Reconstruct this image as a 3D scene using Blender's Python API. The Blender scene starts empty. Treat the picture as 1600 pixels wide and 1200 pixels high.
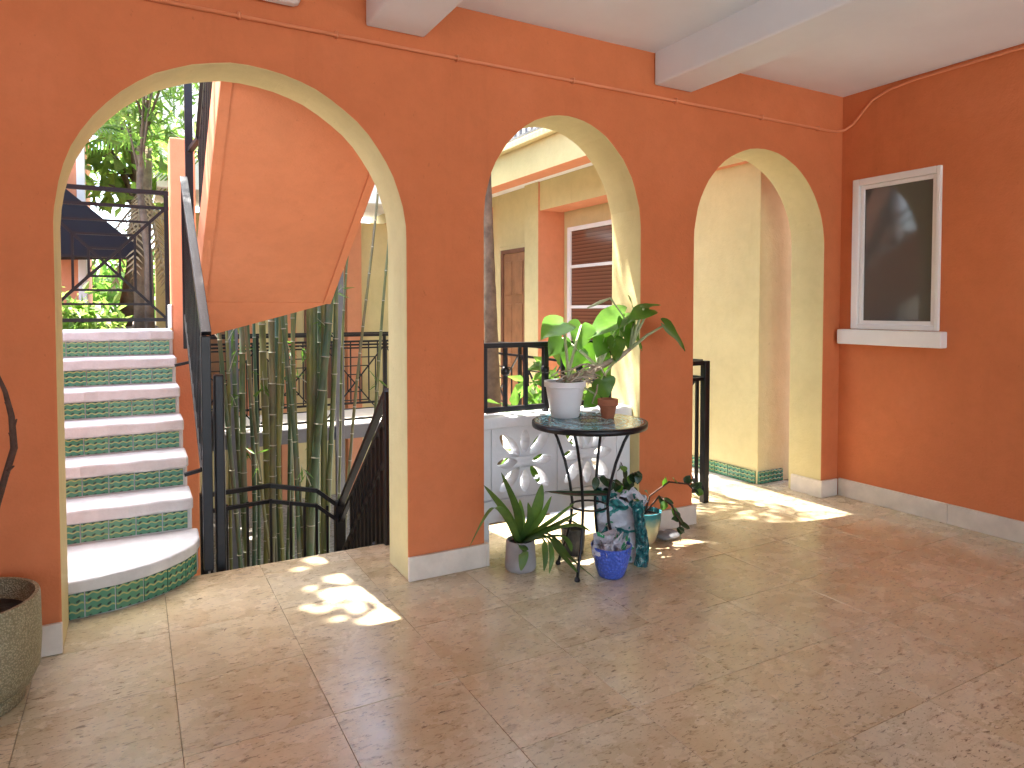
import bpy, math, random
import numpy as np
from mathutils import Vector, Matrix
from mathutils.geometry import tessellate_polygon
random.seed(7); rng = np.random.default_rng(7)
R = math.radians
S = 0.9            # every coordinate below is in design units; one unit is 0.9 m
scene = bpy.context.scene
col = scene.collection

# ------------------------------------------------------------------ camera, world, sun, exposure
EYE = 1.45; YAW = R(29.0); PITCH = R(1.9); FPX = 1069.0
cam_d = bpy.data.cameras.new("camera"); cam = bpy.data.objects.new("camera", cam_d); col.objects.link(cam)
cam.location = (0, 0, EYE * S); cam.rotation_euler = (R(90) - PITCH, 0, -YAW)
cam_d.sensor_width = 36; cam_d.lens = 36 * FPX / 1600
CY = 483 + FPX * math.tan(PITCH)
cam_d.shift_y = -(600 - CY) / 1600
cam_d.clip_start = .05; cam_d.clip_end = 2000
scene.camera = cam
SUN = Vector((-.24, .27, 1)).normalized()
w = bpy.data.worlds.new("World"); scene.world = w; w.use_nodes = True
nt = w.node_tree
sky = nt.nodes.new("ShaderNodeTexSky"); sky.sky_type = 'NISHITA'; sky.sun_disc = False
sky.sun_elevation = math.asin(SUN.z); sky.sun_rotation = math.atan2(SUN.x, SUN.y)
sky.air_density = 1.0; sky.dust_density = 2.5; sky.ozone_density = 1.0
bg = nt.nodes["Background"]; bg.inputs[1].default_value = .15
nt.links.new(sky.outputs[0], bg.inputs[0])
sd = bpy.data.lights.new("sun", 'SUN'); sun = bpy.data.objects.new("sun", sd); col.objects.link(sun)
sd.energy = 4.0; sd.angle = R(.55); sd.color = (1, .95, .87)
sun.rotation_euler = (-SUN).to_track_quat('-Z', 'Y').to_euler(); sun.location = (0, 0, 20)
vs = scene.view_settings
vs.view_transform = 'Standard'; vs.look = 'None'; vs.gamma = 1; vs.use_curve_mapping = False
vs.exposure = 3.08
scene.cycles.use_denoising = True
scene.cycles.max_bounces = 10; scene.cycles.diffuse_bounces = 6; scene.cycles.glossy_bounces = 4
scene.cycles.sample_clamp_indirect = 6

# ------------------------------------------------------------------ pixel helpers (a pixel is only a direction)
_fw = Vector((math.sin(YAW) * math.cos(PITCH), math.cos(YAW) * math.cos(PITCH), -math.sin(PITCH)))
_rt = Vector((math.cos(YAW), -math.sin(YAW), 0)); _up = _rt.cross(_fw); _C = Vector((0, 0, EYE))
def at(px, py, v, ax=1):
    d = _fw * FPX + _rt * (px - 800) - _up * (py - CY)
    return _C + d * ((v - _C[ax]) / d[ax])

# ------------------------------------------------------------------ materials
def mat(name, colr=(.5, .5, .5), rough=.6, noise=.0, nscale=4., bump=0., bscale=60., spec=.5, metal=0., col2=None, coat=0., per_obj=0.):
    m = bpy.data.materials.new(name); m.use_nodes = True
    n = m.node_tree; b = n.nodes["Principled BSDF"]
    b.inputs["Roughness"].default_value = rough; b.inputs["Metallic"].default_value = metal
    b.inputs["Specular IOR Level"].default_value = spec; b.inputs["Coat Weight"].default_value = coat
    c = (*colr, 1); b.inputs["Base Color"].default_value = c
    tc = n.nodes.new("ShaderNodeTexCoord")
    out = None
    if noise or col2:
        t = n.nodes.new("ShaderNodeTexNoise"); t.inputs["Scale"].default_value = nscale; t.inputs["Detail"].default_value = 8; t.inputs["Roughness"].default_value = .62
        n.links.new(tc.outputs["Object"], t.inputs["Vector"])
        r = n.nodes.new("ShaderNodeValToRGB")
        c2 = col2 if col2 else tuple(x * (1 - noise) for x in colr)
        c1 = colr if col2 else tuple(min(1, x * (1 + noise * .6)) for x in colr)
        r.color_ramp.elements[0].color = (*c2, 1); r.color_ramp.elements[1].color = (*c1, 1)
        r.color_ramp.elements[0].position = .32; r.color_ramp.elements[1].position = .68
        n.links.new(t.outputs["Fac"], r.inputs["Fac"]); out = r.outputs["Color"]
    if per_obj:
        oi = n.nodes.new("ShaderNodeObjectInfo"); mr = n.nodes.new("ShaderNodeMapRange")
        mr.inputs[3].default_value = 1 - per_obj; mr.inputs[4].default_value = 1 + per_obj
        n.links.new(oi.outputs["Random"], mr.inputs[0])
        hs = n.nodes.new("ShaderNodeHueSaturation"); hs.inputs["Color"].default_value = c
        if out: n.links.new(out, hs.inputs["Color"])
        n.links.new(mr.outputs[0], hs.inputs["Value"]); out = hs.outputs["Color"]
    if out: n.links.new(out, b.inputs["Base Color"])
    if bump:
        t2 = n.nodes.new("ShaderNodeTexNoise"); t2.inputs["Scale"].default_value = bscale; t2.inputs["Detail"].default_value = 5
        n.links.new(tc.outputs["Object"], t2.inputs["Vector"])
        bp = n.nodes.new("ShaderNodeBump"); bp.inputs["Strength"].default_value = bump; bp.inputs["Distance"].default_value = .01
        n.links.new(t2.outputs["Fac"], bp.inputs["Height"]); n.links.new(bp.outputs[0], b.inputs["Normal"])
    return m

def leafmat(name, c1, c2, trans=.4, rough=.4, per_obj=0.):
    m = mat(name, c1, rough, nscale=9, col2=c2, per_obj=per_obj)
    n = m.node_tree; b = n.nodes["Principled BSDF"]; o = n.nodes["Material Output"]
    tr = n.nodes.new("ShaderNodeBsdfTranslucent"); mx = n.nodes.new("ShaderNodeMixShader"); mx.inputs[0].default_value = trans
    src = b.inputs["Base Color"].links[0].from_socket
    g = n.nodes.new("ShaderNodeHueSaturation"); g.inputs["Value"].default_value = 1.7; g.inputs["Saturation"].default_value = 1.1
    n.links.new(src, g.inputs["Color"]); n.links.new(g.outputs[0], tr.inputs["Color"])
    n.links.new(b.outputs[0], mx.inputs[1]); n.links.new(tr.outputs[0], mx.inputs[2]); n.links.new(mx.outputs[0], o.inputs["Surface"])
    return m

ORANGE = (.61, .185, .068); CREAM = (.65, .545, .275)
M = {}
def stucco(name, c, patch=.075):
    m = mat(name, c, .75, bump=.2, bscale=95, spec=.3); n, l, b = m.node_tree.nodes, m.node_tree.links, m.node_tree.nodes["Principled BSDF"]
    geo = n.new("ShaderNodeNewGeometry")
    def nz(scale, det, rough, st=None):
        t = n.new("ShaderNodeTexNoise"); t.inputs["Scale"].default_value = scale; t.inputs["Detail"].default_value = det; t.inputs["Roughness"].default_value = rough
        mp = n.new("ShaderNodeMapping"); mp.inputs["Scale"].default_value = st or (1, 1, 1); l.new(geo.outputs["Position"], mp.inputs[0]); l.new(mp.outputs[0], t.inputs["Vector"]); return t.outputs["Fac"]
    def rp(f, stops):
        r = n.new("ShaderNodeValToRGB")
        while len(r.color_ramp.elements) < len(stops): r.color_ramp.elements.new(.5)
        for e, (p, k) in zip(r.color_ramp.elements, stops): e.position = p; e.color = (*k, 1)
        l.new(f, r.inputs[0]); return r.outputs[0]
    def mul(a, bb, f):
        x = n.new("ShaderNodeMix"); x.data_type = 'RGBA'; x.blend_type = 'MULTIPLY'; x.inputs[0].default_value = f; l.new(a, x.inputs[6]); l.new(bb, x.inputs[7]); return x.outputs[2]
    base = rp(nz(1.3, 6, .6), [(.3, tuple(x * (1 - patch) for x in c)), (.5, c), (.72, tuple(min(1, x * (1 + patch * .7) + .012) for x in c))])
    base = mul(base, rp(nz(9, 7, .7), [(.3, (.90, .90, .89)), (.6, (1, 1, 1))]), .8)
    base = mul(base, rp(nz(5, 5, .65, (1, 1, .16)), [(.60, (1, 1, 1)), (.78, (.86, .84, .82))]), .7)     # old rain runs
    base = mul(base, rp(nz(42, 4, .6, (1, 1, .6)), [(.68, (1, 1, 1)), (.74, (.72, .70, .68))]), .55)      # nicks and scuffs
    l.new(base, b.inputs["Base Color"])
    b1 = [x for x in n if x.type == 'BUMP'][0]; b2 = n.new("ShaderNodeBump"); b2.inputs["Strength"].default_value = .35; b2.inputs["Distance"].default_value = .02
    l.new(nz(5.5, 4, .55), b2.inputs["Height"]); l.new(b2.outputs[0], b1.inputs["Normal"])
    return m
M['orange'] = stucco('orange_stucco', ORANGE)
M['orange_out'] = stucco('paler_orange_stucco', (.66, .265, .135))  # paler orange for the outdoor parts
M['cream'] = stucco('cream_stucco', CREAM, .08)
M['white'] = mat('white_paint', (.80, .79, .77), .55, noise=.05, nscale=3, bump=.12, bscale=50)
M['ceiling'] = mat('ceiling_paint', (.78, .85, .90), .42, noise=.06, nscale=1.3, bump=.14, bscale=7)
M['step'] = mat('whitewashed_step', (.57, .56, .54), .8, noise=.16, nscale=7, bump=.45, bscale=25)
M['block'] = mat('screen_block_paint', (.72, .73, .76), .6, noise=.08, nscale=7, bump=.2, bscale=60)
M['iron'] = mat('black_iron', (.006, .006, .008), .36, noise=.3, nscale=20, bump=.08, bscale=90, spec=.4)
M['steel'] = mat('grey_steel', (.16, .155, .17), .5, noise=.2, nscale=6)
M['base'] = mat('stone_baseboard', (.68, .60, .50), .5, noise=.16, nscale=7, bump=.1, bscale=40, per_obj=.05)
M['grout'] = mat('joint_mortar', (.36, .285, .205), .9, noise=.2, nscale=20)
M['pale_floor'] = mat('pale_walkway_stone', (.66, .61, .53), .5, noise=.12, nscale=5)
M['pavement'] = mat('street_concrete', (.46, .46, .46), .9, noise=.15, nscale=2)
M['gravel'] = mat('pale_gravel', (.45, .42, .36), .9, col2=(.16, .14, .11), nscale=22, bump=.9, bscale=30)
M['soil'] = mat('potting_soil', (.03, .022, .016), .95, noise=.5, nscale=40, bump=1, bscale=60)
M['earth'] = mat('garden_earth', (.16, .12, .08), .95, noise=.4, nscale=8, bump=.8, bscale=20)
M['door'] = mat('brown_wood', (.30, .135, .06), .45, noise=.25, nscale=6)
M['door_dark'] = mat('dark_brown_wood', (.17, .07, .035), .5, noise=.25, nscale=6)
M['trunk'] = mat('palm_bark', (.23, .165, .105), .9, col2=(.10, .07, .045), nscale=9, bump=.8, bscale=40)
M['bark'] = mat('tree_bark', (.20, .15, .11), .9, col2=(.08, .06, .045), nscale=10, bump=.8, bscale=30)
M['branch'] = mat('dry_branch', (.09, .045, .03), .9, noise=.4, nscale=30, bump=.6, bscale=60)
M['awning'] = mat('navy_canvas', (.006, .006, .013), .9, noise=.2, nscale=6)
M['leaf'] = leafmat('tree_leaf', (.15, .25, .055), (.075, .15, .035), .68)
M['leaf2'] = leafmat('pale_tree_leaf', (.21, .30, .08), (.11, .19, .05), .7)
M['bleaf'] = leafmat('bamboo_leaf', (.11, .2, .04), (.06, .12, .025), .45)
M['pleaf'] = leafmat('philodendron_leaf', (.115, .24, .035), (.075, .17, .03), .38, .3, per_obj=.25)
M['dleaf'] = leafmat('dark_glossy_leaf', (.03, .07, .025), (.016, .042, .015), .18, .3)
M['sleaf'] = leafmat('strap_leaf', (.13, .22, .045), (.055, .12, .03), .3, .35, per_obj=.3)
M['dry'] = leafmat('dry_palm_frond', (.42, .33, .2), (.25, .18, .1), .3, .8)
M['petiole'] = mat('pale_petiole', (.40, .46, .26), .45, noise=.15, nscale=20)
M['root'] = mat('dry_aerial_root', (.42, .35, .27), .85, noise=.3, nscale=30)
M['pwhite'] = mat('white_plastic', (.72, .72, .74), .35, noise=.03, nscale=6)
M['terra'] = mat('terracotta', (.33, .115, .055), .8, noise=.2, nscale=20, bump=.2)
M['concrete'] = mat('grey_concrete', (.36, .34, .335), .85, noise=.15, nscale=14, bump=.25, bscale=70)
M['darkpot'] = mat('charcoal_pot', (.05, .05, .055), .55, noise=.4, nscale=25, bump=.7, bscale=50)
M['upper'] = mat('blue_grey_upper_wall', (.26, .29, .33), .7, noise=.1, nscale=3)
M['stone'] = mat('rough_grey_stone', (.24, .24, .25), .8, noise=.35, nscale=18, bump=.8, bscale=30)
M['pipe'] = mat('painted_conduit', (.70, .25, .11), .5, noise=.08, nscale=5)

def nodes_of(m): return m.node_tree.nodes, m.node_tree.links, m.node_tree.nodes["Principled BSDF"]
def N(n, kind, **kw):
    x = n.new(kind)
    for k, v in kw.items(): setattr(x, k, v)
    return x
def math_n(n, l, op, a, b=None):
    x = n.new("ShaderNodeMath"); x.operation = op
    for i, s in enumerate((a, b)):
        if s is None: continue
        if isinstance(s, (int, float)): x.inputs[i].default_value = s
        else: l.new(s, x.inputs[i])
    return x.outputs[0]
def ramp(n, l, fac, stops, interp='LINEAR'):
    r = n.new("ShaderNodeValToRGB"); cr = r.color_ramp; cr.interpolation = interp
    while len(cr.elements) < len(stops): cr.elements.new(.5)
    for e, (p, c) in zip(cr.elements, stops): e.position = p; e.color = (*c, 1)
    l.new(fac, r.inputs[0]); return r.outputs[0]
def mix(n, l, fac, a, b, mode='MIX'):
    x = n.new("ShaderNodeMix"); x.data_type = 'RGBA'; x.blend_type = mode
    for i, s in ((0, fac), (6, a), (7, b)):
        if isinstance(s, (int, float)): x.inputs[i].default_value = s
        elif isinstance(s, tuple): x.inputs[i].default_value = (*s, 1)
        else: l.new(s, x.inputs[i])
    return x.outputs[2]

def floor_material():
    m = bpy.data.materials.new('limestone_tile'); m.use_nodes = True; n, l, b = nodes_of(m)
    geo = N(n, "ShaderNodeNewGeometry"); oi = N(n, "ShaderNodeObjectInfo")
    off = n.new("ShaderNodeVectorMath"); off.operation = 'ADD'
    cmb = n.new("ShaderNodeCombineXYZ"); k = math_n(n, l, 'MULTIPLY', oi.outputs["Random"], 37.0)
    l.new(k, cmb.inputs[0]); l.new(math_n(n, l, 'MULTIPLY', oi.outputs["Random"], 91.0), cmb.inputs[1])
    l.new(geo.outputs["Position"], off.inputs[0]); l.new(cmb.outputs[0], off.inputs[1])
    def noise(scale, det=8, rough=.6, stretch=None, dist=0.):
        t = N(n, "ShaderNodeTexNoise"); t.inputs["Scale"].default_value = scale; t.inputs["Detail"].default_value = det; t.inputs["Roughness"].default_value = rough; t.inputs["Distortion"].default_value = dist
        if stretch:
            mp = N(n, "ShaderNodeMapping"); mp.inputs["Scale"].default_value = stretch; mp.inputs["Rotation"].default_value = (0, 0, R(-9))
            l.new(off.outputs[0], mp.inputs[0]); l.new(mp.outputs[0], t.inputs["Vector"])
        else: l.new(off.outputs[0], t.inputs["Vector"])
        return t.outputs["Fac"]
    c = ramp(n, l, noise(3.0, 5, .55), [(.2, (.57, .455, .285)), (.5, (.68, .585, .41)), (.8, (.75, .68, .53))])
    fine = ramp(n, l, noise(55, 7, .75), [(.28, (.74, .74, .74)), (.6, (1, 1, 1))])
    c = mix(n, l, .6, c, fine, 'MULTIPLY')
    # clouded brown areas inside a tile, soft
    cl = ramp(n, l, noise(1.7, 3, .5, None, .3), [(.35, (0, 0, 0)), (.75, (1, 1, 1))])
    c = mix(n, l, math_n(n, l, 'MULTIPLY', cl, .55), c, (.42, .295, .145))
    # fossil flecks at three sizes, broken up by a fine noise
    brk = ramp(n, l, noise(60, 5, .7), [(.30, (.5, .5, .5)), (.52, (1, 1, 1))])
    for sc_, lo_, hi_, st_, k_, cc_ in ((7, .55, .74, 2.6, .6, (.31, .215, .105)), (12, .565, .66, 3.0, .75, (.25, .17, .08)), (22, .58, .63, 3.2, 1.0, (.15, .10, .05)), (50, .60, .645, 2.2, .95, (.09, .062, .035))):
        fl_ = ramp(n, l, noise(sc_, 7, .68, (1, st_, 1), .5), [(lo_, (0, 0, 0)), (hi_, (1, 1, 1))])
        c = mix(n, l, math_n(n, l, 'MULTIPLY', math_n(n, l, 'MULTIPLY', fl_, brk), k_), c, cc_)
    tint = ramp(n, l, oi.outputs["Random"], [(0, (1.0, .90, .80)), (.35, (.96, .95, .92)), (.7, (1, .97, .92)), (1, (.90, .86, .76))])
    c = mix(n, l, .8, c, tint, 'MULTIPLY')
    t = N(n, "ShaderNodeTexNoise"); t.inputs["Scale"].default_value = 1.3; t.inputs["Detail"].default_value = 7; t.inputs["Roughness"].default_value = .65
    l.new(geo.outputs["Position"], t.inputs["Vector"])
    st = ramp(n, l, t.outputs["Fac"], [(.44, (0, 0, 0)), (.68, (1, 1, 1))])
    c = mix(n, l, math_n(n, l, 'MULTIPLY', st, .35), c, (.42, .28, .16))
    l.new(c, b.inputs["Base Color"])
    rr = ramp(n, l, noise(6, 6), [(.3, (.17, .17, .17)), (.7, (.36, .36, .36))])
    l.new(rr, b.inputs["Roughness"]); b.inputs["Specular IOR Level"].default_value = .55; b.inputs["Coat Weight"].default_value = .45; b.inputs["Coat Roughness"].default_value = .28
    bp = N(n, "ShaderNodeBump"); bp.inputs["Strength"].default_value = .12; bp.inputs["Distance"].default_value = .004
    l.new(noise(30, 6), bp.inputs["Height"]); l.new(bp.outputs[0], b.inputs["Normal"])
    return m
M['floor'] = floor_material()

def riser_material():
    m = bpy.data.materials.new('green_glazed_tile'); m.use_nodes = True; n, l, b = nodes_of(m)
    tc = N(n, "ShaderNodeTexCoord"); sp = N(n, "ShaderNodeSeparateXYZ"); l.new(tc.outputs["UV"], sp.inputs[0])
    x, z = sp.outputs[0], sp.outputs[1]
    wv = math_n(n, l, 'MULTIPLY', math_n(n, l, 'SINE', math_n(n, l, 'MULTIPLY', x, 6.283 * 3)), .11)
    zz = math_n(n, l, 'ADD', math_n(n, l, 'MULTIPLY', z, 3), wv)
    fr = math_n(n, l, 'FRACT', math_n(n, l, 'ADD', zz, .35))
    line = ramp(n, l, fr, [(0, (1, 1, 1)), (.17, (1, 1, 1)), (.24, (0, 0, 0))])
    row = math_n(n, l, 'FLOOR', math_n(n, l, 'ADD', zz, .35))
    dx = math_n(n, l, 'ABSOLUTE', math_n(n, l, 'SUBTRACT', math_n(n, l, 'FRACT', math_n(n, l, 'ADD', math_n(n, l, 'MULTIPLY', x, 3), .1)), .5))
    dz = math_n(n, l, 'ABSOLUTE', math_n(n, l, 'SUBTRACT', fr, .42))
    dist = math_n(n, l, 'SQRT', math_n(n, l, 'ADD', math_n(n, l, 'POWER', math_n(n, l, 'MULTIPLY', dx, .8), 2), math_n(n, l, 'POWER', dz, 2)))
    dot = ramp(n, l, dist, [(.13, (1, 1, 1)), (.2, (0, 0, 0))])
    oi = N(n, "ShaderNodeObjectInfo"); t = N(n, "ShaderNodeTexNoise"); t.inputs["Scale"].default_value = 14; l.new(tc.outputs["Object"], t.inputs["Vector"])
    g = ramp(n, l, math_n(n, l, 'ADD', math_n(n, l, 'MULTIPLY', oi.outputs["Random"], .5), math_n(n, l, 'MULTIPLY', t.outputs["Fac"], .55)), [(.15, (.03, .15, .085)), (.5, (.05, .20, .115)), (.9, (.10, .25, .13))])
    c = mix(n, l, line, g, (.34, .36, .13)); c = mix(n, l, dot, c, (.012, .03, .02))
    l.new(c, b.inputs["Base Color"]); b.inputs["Roughness"].default_value = .22
    bp = N(n, "ShaderNodeBump"); bp.inputs["Strength"].default_value = .5; bp.inputs["Distance"].default_value = .004
    l.new(math_n(n, l, 'SUBTRACT', line, dot), bp.inputs["Height"]); l.new(bp.outputs[0], b.inputs["Normal"])
    return m
M['riser'] = riser_material()

def mosaic_material():
    m = bpy.data.materials.new('blue_mosaic'); m.use_nodes = True; n, l, b = nodes_of(m)
    tc = N(n, "ShaderNodeTexCoord"); sp = N(n, "ShaderNodeSeparateXYZ"); l.new(tc.outputs["Object"], sp.inputs[0])
    x, y = sp.outputs[0], sp.outputs[1]
    rad = math_n(n, l, 'SQRT', math_n(n, l, 'ADD', math_n(n, l, 'POWER', x, 2), math_n(n, l, 'POWER', y, 2)))
    rn = math_n(n, l, 'DIVIDE', rad, .285)
    ang = math_n(n, l, 'ARCTAN2', y, x)
    rings = ramp(n, l, rn, [(0, (.30, .42, .20)), (.16, (.05, .20, .26)), (.26, (.30, .48, .52)), (.42, (.035, .13, .19)), (.56, (.16, .40, .50)), (.64, (.025, .07, .10)), (.68, (.20, .42, .50)), (.88, (.10, .28, .36)), (.93, (.03, .08, .11)), (.96, (.30, .30, .26))], 'CONSTANT')
    vo = N(n, "ShaderNodeTexVoronoi"); vo.inputs["Scale"].default_value = 1.0
    cmb = N(n, "ShaderNodeCombineXYZ"); l.new(math_n(n, l, 'MULTIPLY', rn, 17), cmb.inputs[0]); l.new(math_n(n, l, 'MULTIPLY', ang, 9), cmb.inputs[1]); l.new(cmb.outputs[0], vo.inputs["Vector"])
    hs = N(n, "ShaderNodeHueSaturation"); l.new(rings, hs.inputs["Color"])
    sc = N(n, "ShaderNodeSeparateColor"); l.new(vo.outputs["Color"], sc.inputs[0])
    l.new(math_n(n, l, 'ADD', math_n(n, l, 'MULTIPLY', sc.outputs[0], 1.1), .45), hs.inputs["Value"])
    vd = N(n, "ShaderNodeTexVoronoi"); vd.feature = 'DISTANCE_TO_EDGE'; vd.inputs["Scale"].default_value = 1.0; l.new(cmb.outputs[0], vd.inputs["Vector"])
    ed = ramp(n, l, vd.outputs["Distance"], [(.03, (1, 1, 1)), (.09, (0, 0, 0))])
    c = mix(n, l, ed, hs.outputs[0], (.12, .13, .13))
    l.new(c, b.inputs["Base Color"]); b.inputs["Roughness"].default_value = .16
    bp = N(n, "ShaderNodeBump"); bp.inputs["Strength"].default_value = .4; bp.inputs["Distance"].default_value = .002; bp.invert = True
    l.new(ed, bp.inputs["Height"]); l.new(bp.outputs[0], b.inputs["Normal"])
    return m
M['mosaic'] = mosaic_material()

def cell_pot(name, c1, c2, scale, rough, strength, mode='F1'):
    m = bpy.data.materials.new(name); m.use_nodes = True; n, l, b = nodes_of(m)
    tc = N(n, "ShaderNodeTexCoord"); vo = N(n, "ShaderNodeTexVoronoi"); vo.inputs["Scale"].default_value = scale; l.new(tc.outputs["Object"], vo.inputs["Vector"])
    c = ramp(n, l, vo.outputs["Distance"], [(.1, c1), (.6, c2)]); l.new(c, b.inputs["Base Color"]); b.inputs["Roughness"].default_value = rough
    bp = N(n, "ShaderNodeBump"); bp.inputs["Strength"].default_value = strength; bp.inputs["Distance"].default_value = .006; bp.invert = True
    l.new(vo.outputs["Distance"], bp.inputs["Height"]); l.new(bp.outputs[0], b.inputs["Normal"]); return m
M['bluepot'] = cell_pot('blue_dimpled_ceramic', (.11, .21, .78), (.055, .11, .52), 75, .3, 1.0)
M['goldpot'] = cell_pot('hammered_olive_gold', (.50, .45, .30), (.24, .21, .12), 170, .42, .7)
M['goldpot'].node_tree.nodes["Principled BSDF"].inputs["Metallic"].default_value = .35

def teal_material():
    m = bpy.data.materials.new('teal_to_sand_glaze'); m.use_nodes = True; n, l, b = nodes_of(m)
    tc = N(n, "ShaderNodeTexCoord"); sp = N(n, "ShaderNodeSeparateXYZ"); l.new(tc.outputs["Object"], sp.inputs[0])
    t = N(n, "ShaderNodeTexNoise"); t.inputs["Scale"].default_value = 18; l.new(tc.outputs["Object"], t.inputs["Vector"])
    f = math_n(n, l, 'ADD', math_n(n, l, 'MULTIPLY', sp.outputs[2], 4.6), math_n(n, l, 'MULTIPLY', t.outputs["Fac"], .3))
    c = ramp(n, l, f, [(.3, (.50, .40, .22)), (.62, (.42, .42, .24)), (.82, (.05, .22, .22)), (1, (.03, .16, .2))])
    l.new(c, b.inputs["Base Color"]); b.inputs["Roughness"].default_value = .15; return m
M['teal'] = teal_material()

def bag_material(name, stops, scale, rough=.28):
    m = bpy.data.materials.new(name); m.use_nodes = True; n, l, b = nodes_of(m)
    tc = N(n, "ShaderNodeTexCoord"); t = N(n, "ShaderNodeTexNoise"); t.inputs["Scale"].default_value = scale; t.inputs["Detail"].default_value = 2; t.inputs["Distortion"].default_value = .8
    l.new(tc.outputs["Object"], t.inputs["Vector"]); c = ramp(n, l, t.outputs["Fac"], stops, 'CONSTANT')
    l.new(c, b.inputs["Base Color"]); b.inputs["Roughness"].default_value = rough
    t2 = N(n, "ShaderNodeTexNoise"); t2.inputs["Scale"].default_value = 26; t2.inputs["Detail"].default_value = 4; l.new(tc.outputs["Object"], t2.inputs["Vector"])
    bp = N(n, "ShaderNodeBump"); bp.inputs["Strength"].default_value = .8; bp.inputs["Distance"].default_value = .015; l.new(t2.outputs["Fac"], bp.inputs["Height"]); l.new(bp.outputs[0], b.inputs["Normal"])
    return m
M['bag'] = bag_material('printed_plastic_bag', [(0, (.01, .10, .10)), (.40, (.02, .22, .20)), (.47, (.55, .57, .62)), (.58, (.50, .52, .58)), (.64, (.04, .25, .12)), (.72, (.45, .50, .08))], 9)
M['bagside'] = bag_material('teal_bag_side', [(0, (.01, .09, .10)), (.52, (.02, .20, .20)), (.62, (.55, .62, .62)), (.65, (.015, .14, .15))], 30)
M['wrap'] = bag_material('wrapper_plastic', [(0, (.50, .48, .52)), (.56, (.03, .30, .11)), (.63, (.60, .58, .62))], 11)

def glass_material(name, tint, rough=.06):
    m = bpy.data.materials.new(name); m.use_nodes = True; n, l, b = nodes_of(m)
    b.inputs["Base Color"].default_value = (*tint, 1); b.inputs["Roughness"].default_value = rough; b.inputs["Specular IOR Level"].default_value = .55
    return m
M['glass'] = glass_material('screened_dark_glass', (.085, .085, .078), .07)

def blind_material():
    m = bpy.data.materials.new('wood_blind_behind_glass'); m.use_nodes = True; n, l, b = nodes_of(m)
    tc = N(n, "ShaderNodeTexCoord"); sp = N(n, "ShaderNodeSeparateXYZ"); l.new(tc.outputs["Object"], sp.inputs[0])
    fr = math_n(n, l, 'FRACT', math_n(n, l, 'MULTIPLY', sp.outputs[2], 26))
    c = ramp(n, l, fr, [(0, (.05, .02, .012)), (.22, (.15, .06, .035)), (.9, (.20, .085, .05))]); l.new(c, b.inputs["Base Color"])
    b.inputs["Roughness"].default_value = .12; return m
M['blind'] = blind_material()

def bamboo_material():
    m = bpy.data.materials.new('bamboo_culm_skin'); m.use_nodes = True; n, l, b = nodes_of(m)
    tc = N(n, "ShaderNodeTexCoord"); oi = N(n, "ShaderNodeObjectInfo")
    t = N(n, "ShaderNodeTexNoise"); t.inputs["Scale"].default_value = 3.5; t.inputs["Detail"].default_value = 5; l.new(tc.outputs["Object"], t.inputs["Vector"])
    f = math_n(n, l, 'ADD', math_n(n, l, 'MULTIPLY', oi.outputs["Random"], .62), math_n(n, l, 'MULTIPLY', t.outputs["Fac"], .42))
    c = ramp(n, l, f, [(.12, (.035, .09, .06)), (.36, (.075, .125, .06)), (.6, (.18, .19, .055)), (.8, (.12, .13, .075)), (1, (.30, .22, .085))])
    t3 = N(n, "ShaderNodeTexNoise"); t3.inputs["Scale"].default_value = 11; t3.inputs["Detail"].default_value = 7; mp3 = N(n, "ShaderNodeMapping"); mp3.inputs["Scale"].default_value = (1, 1, .35)
    l.new(tc.outputs["Object"], mp3.inputs[0]); l.new(mp3.outputs[0], t3.inputs["Vector"])
    sc3 = ramp(n, l, t3.outputs["Fac"], [(.5, (0, 0, 0)), (.64, (1, 1, 1))]); c = mix(n, l, math_n(n, l, 'MULTIPLY', sc3, .6), c, (.17, .155, .115))
    sc4 = ramp(n, l, t3.outputs["Fac"], [(.34, (1, 1, 1)), (.42, (0, 0, 0))]); c = mix(n, l, math_n(n, l, 'MULTIPLY', sc4, .5), c, (.035, .045, .03))
    l.new(c, b.inputs["Base Color"]); b.inputs["Roughness"].default_value = .42
    return m
M['bamboo'] = bamboo_material()
M['bnode'] = mat('bamboo_node_ring', (.42, .42, .34), .6, noise=.2, nscale=20)

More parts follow.
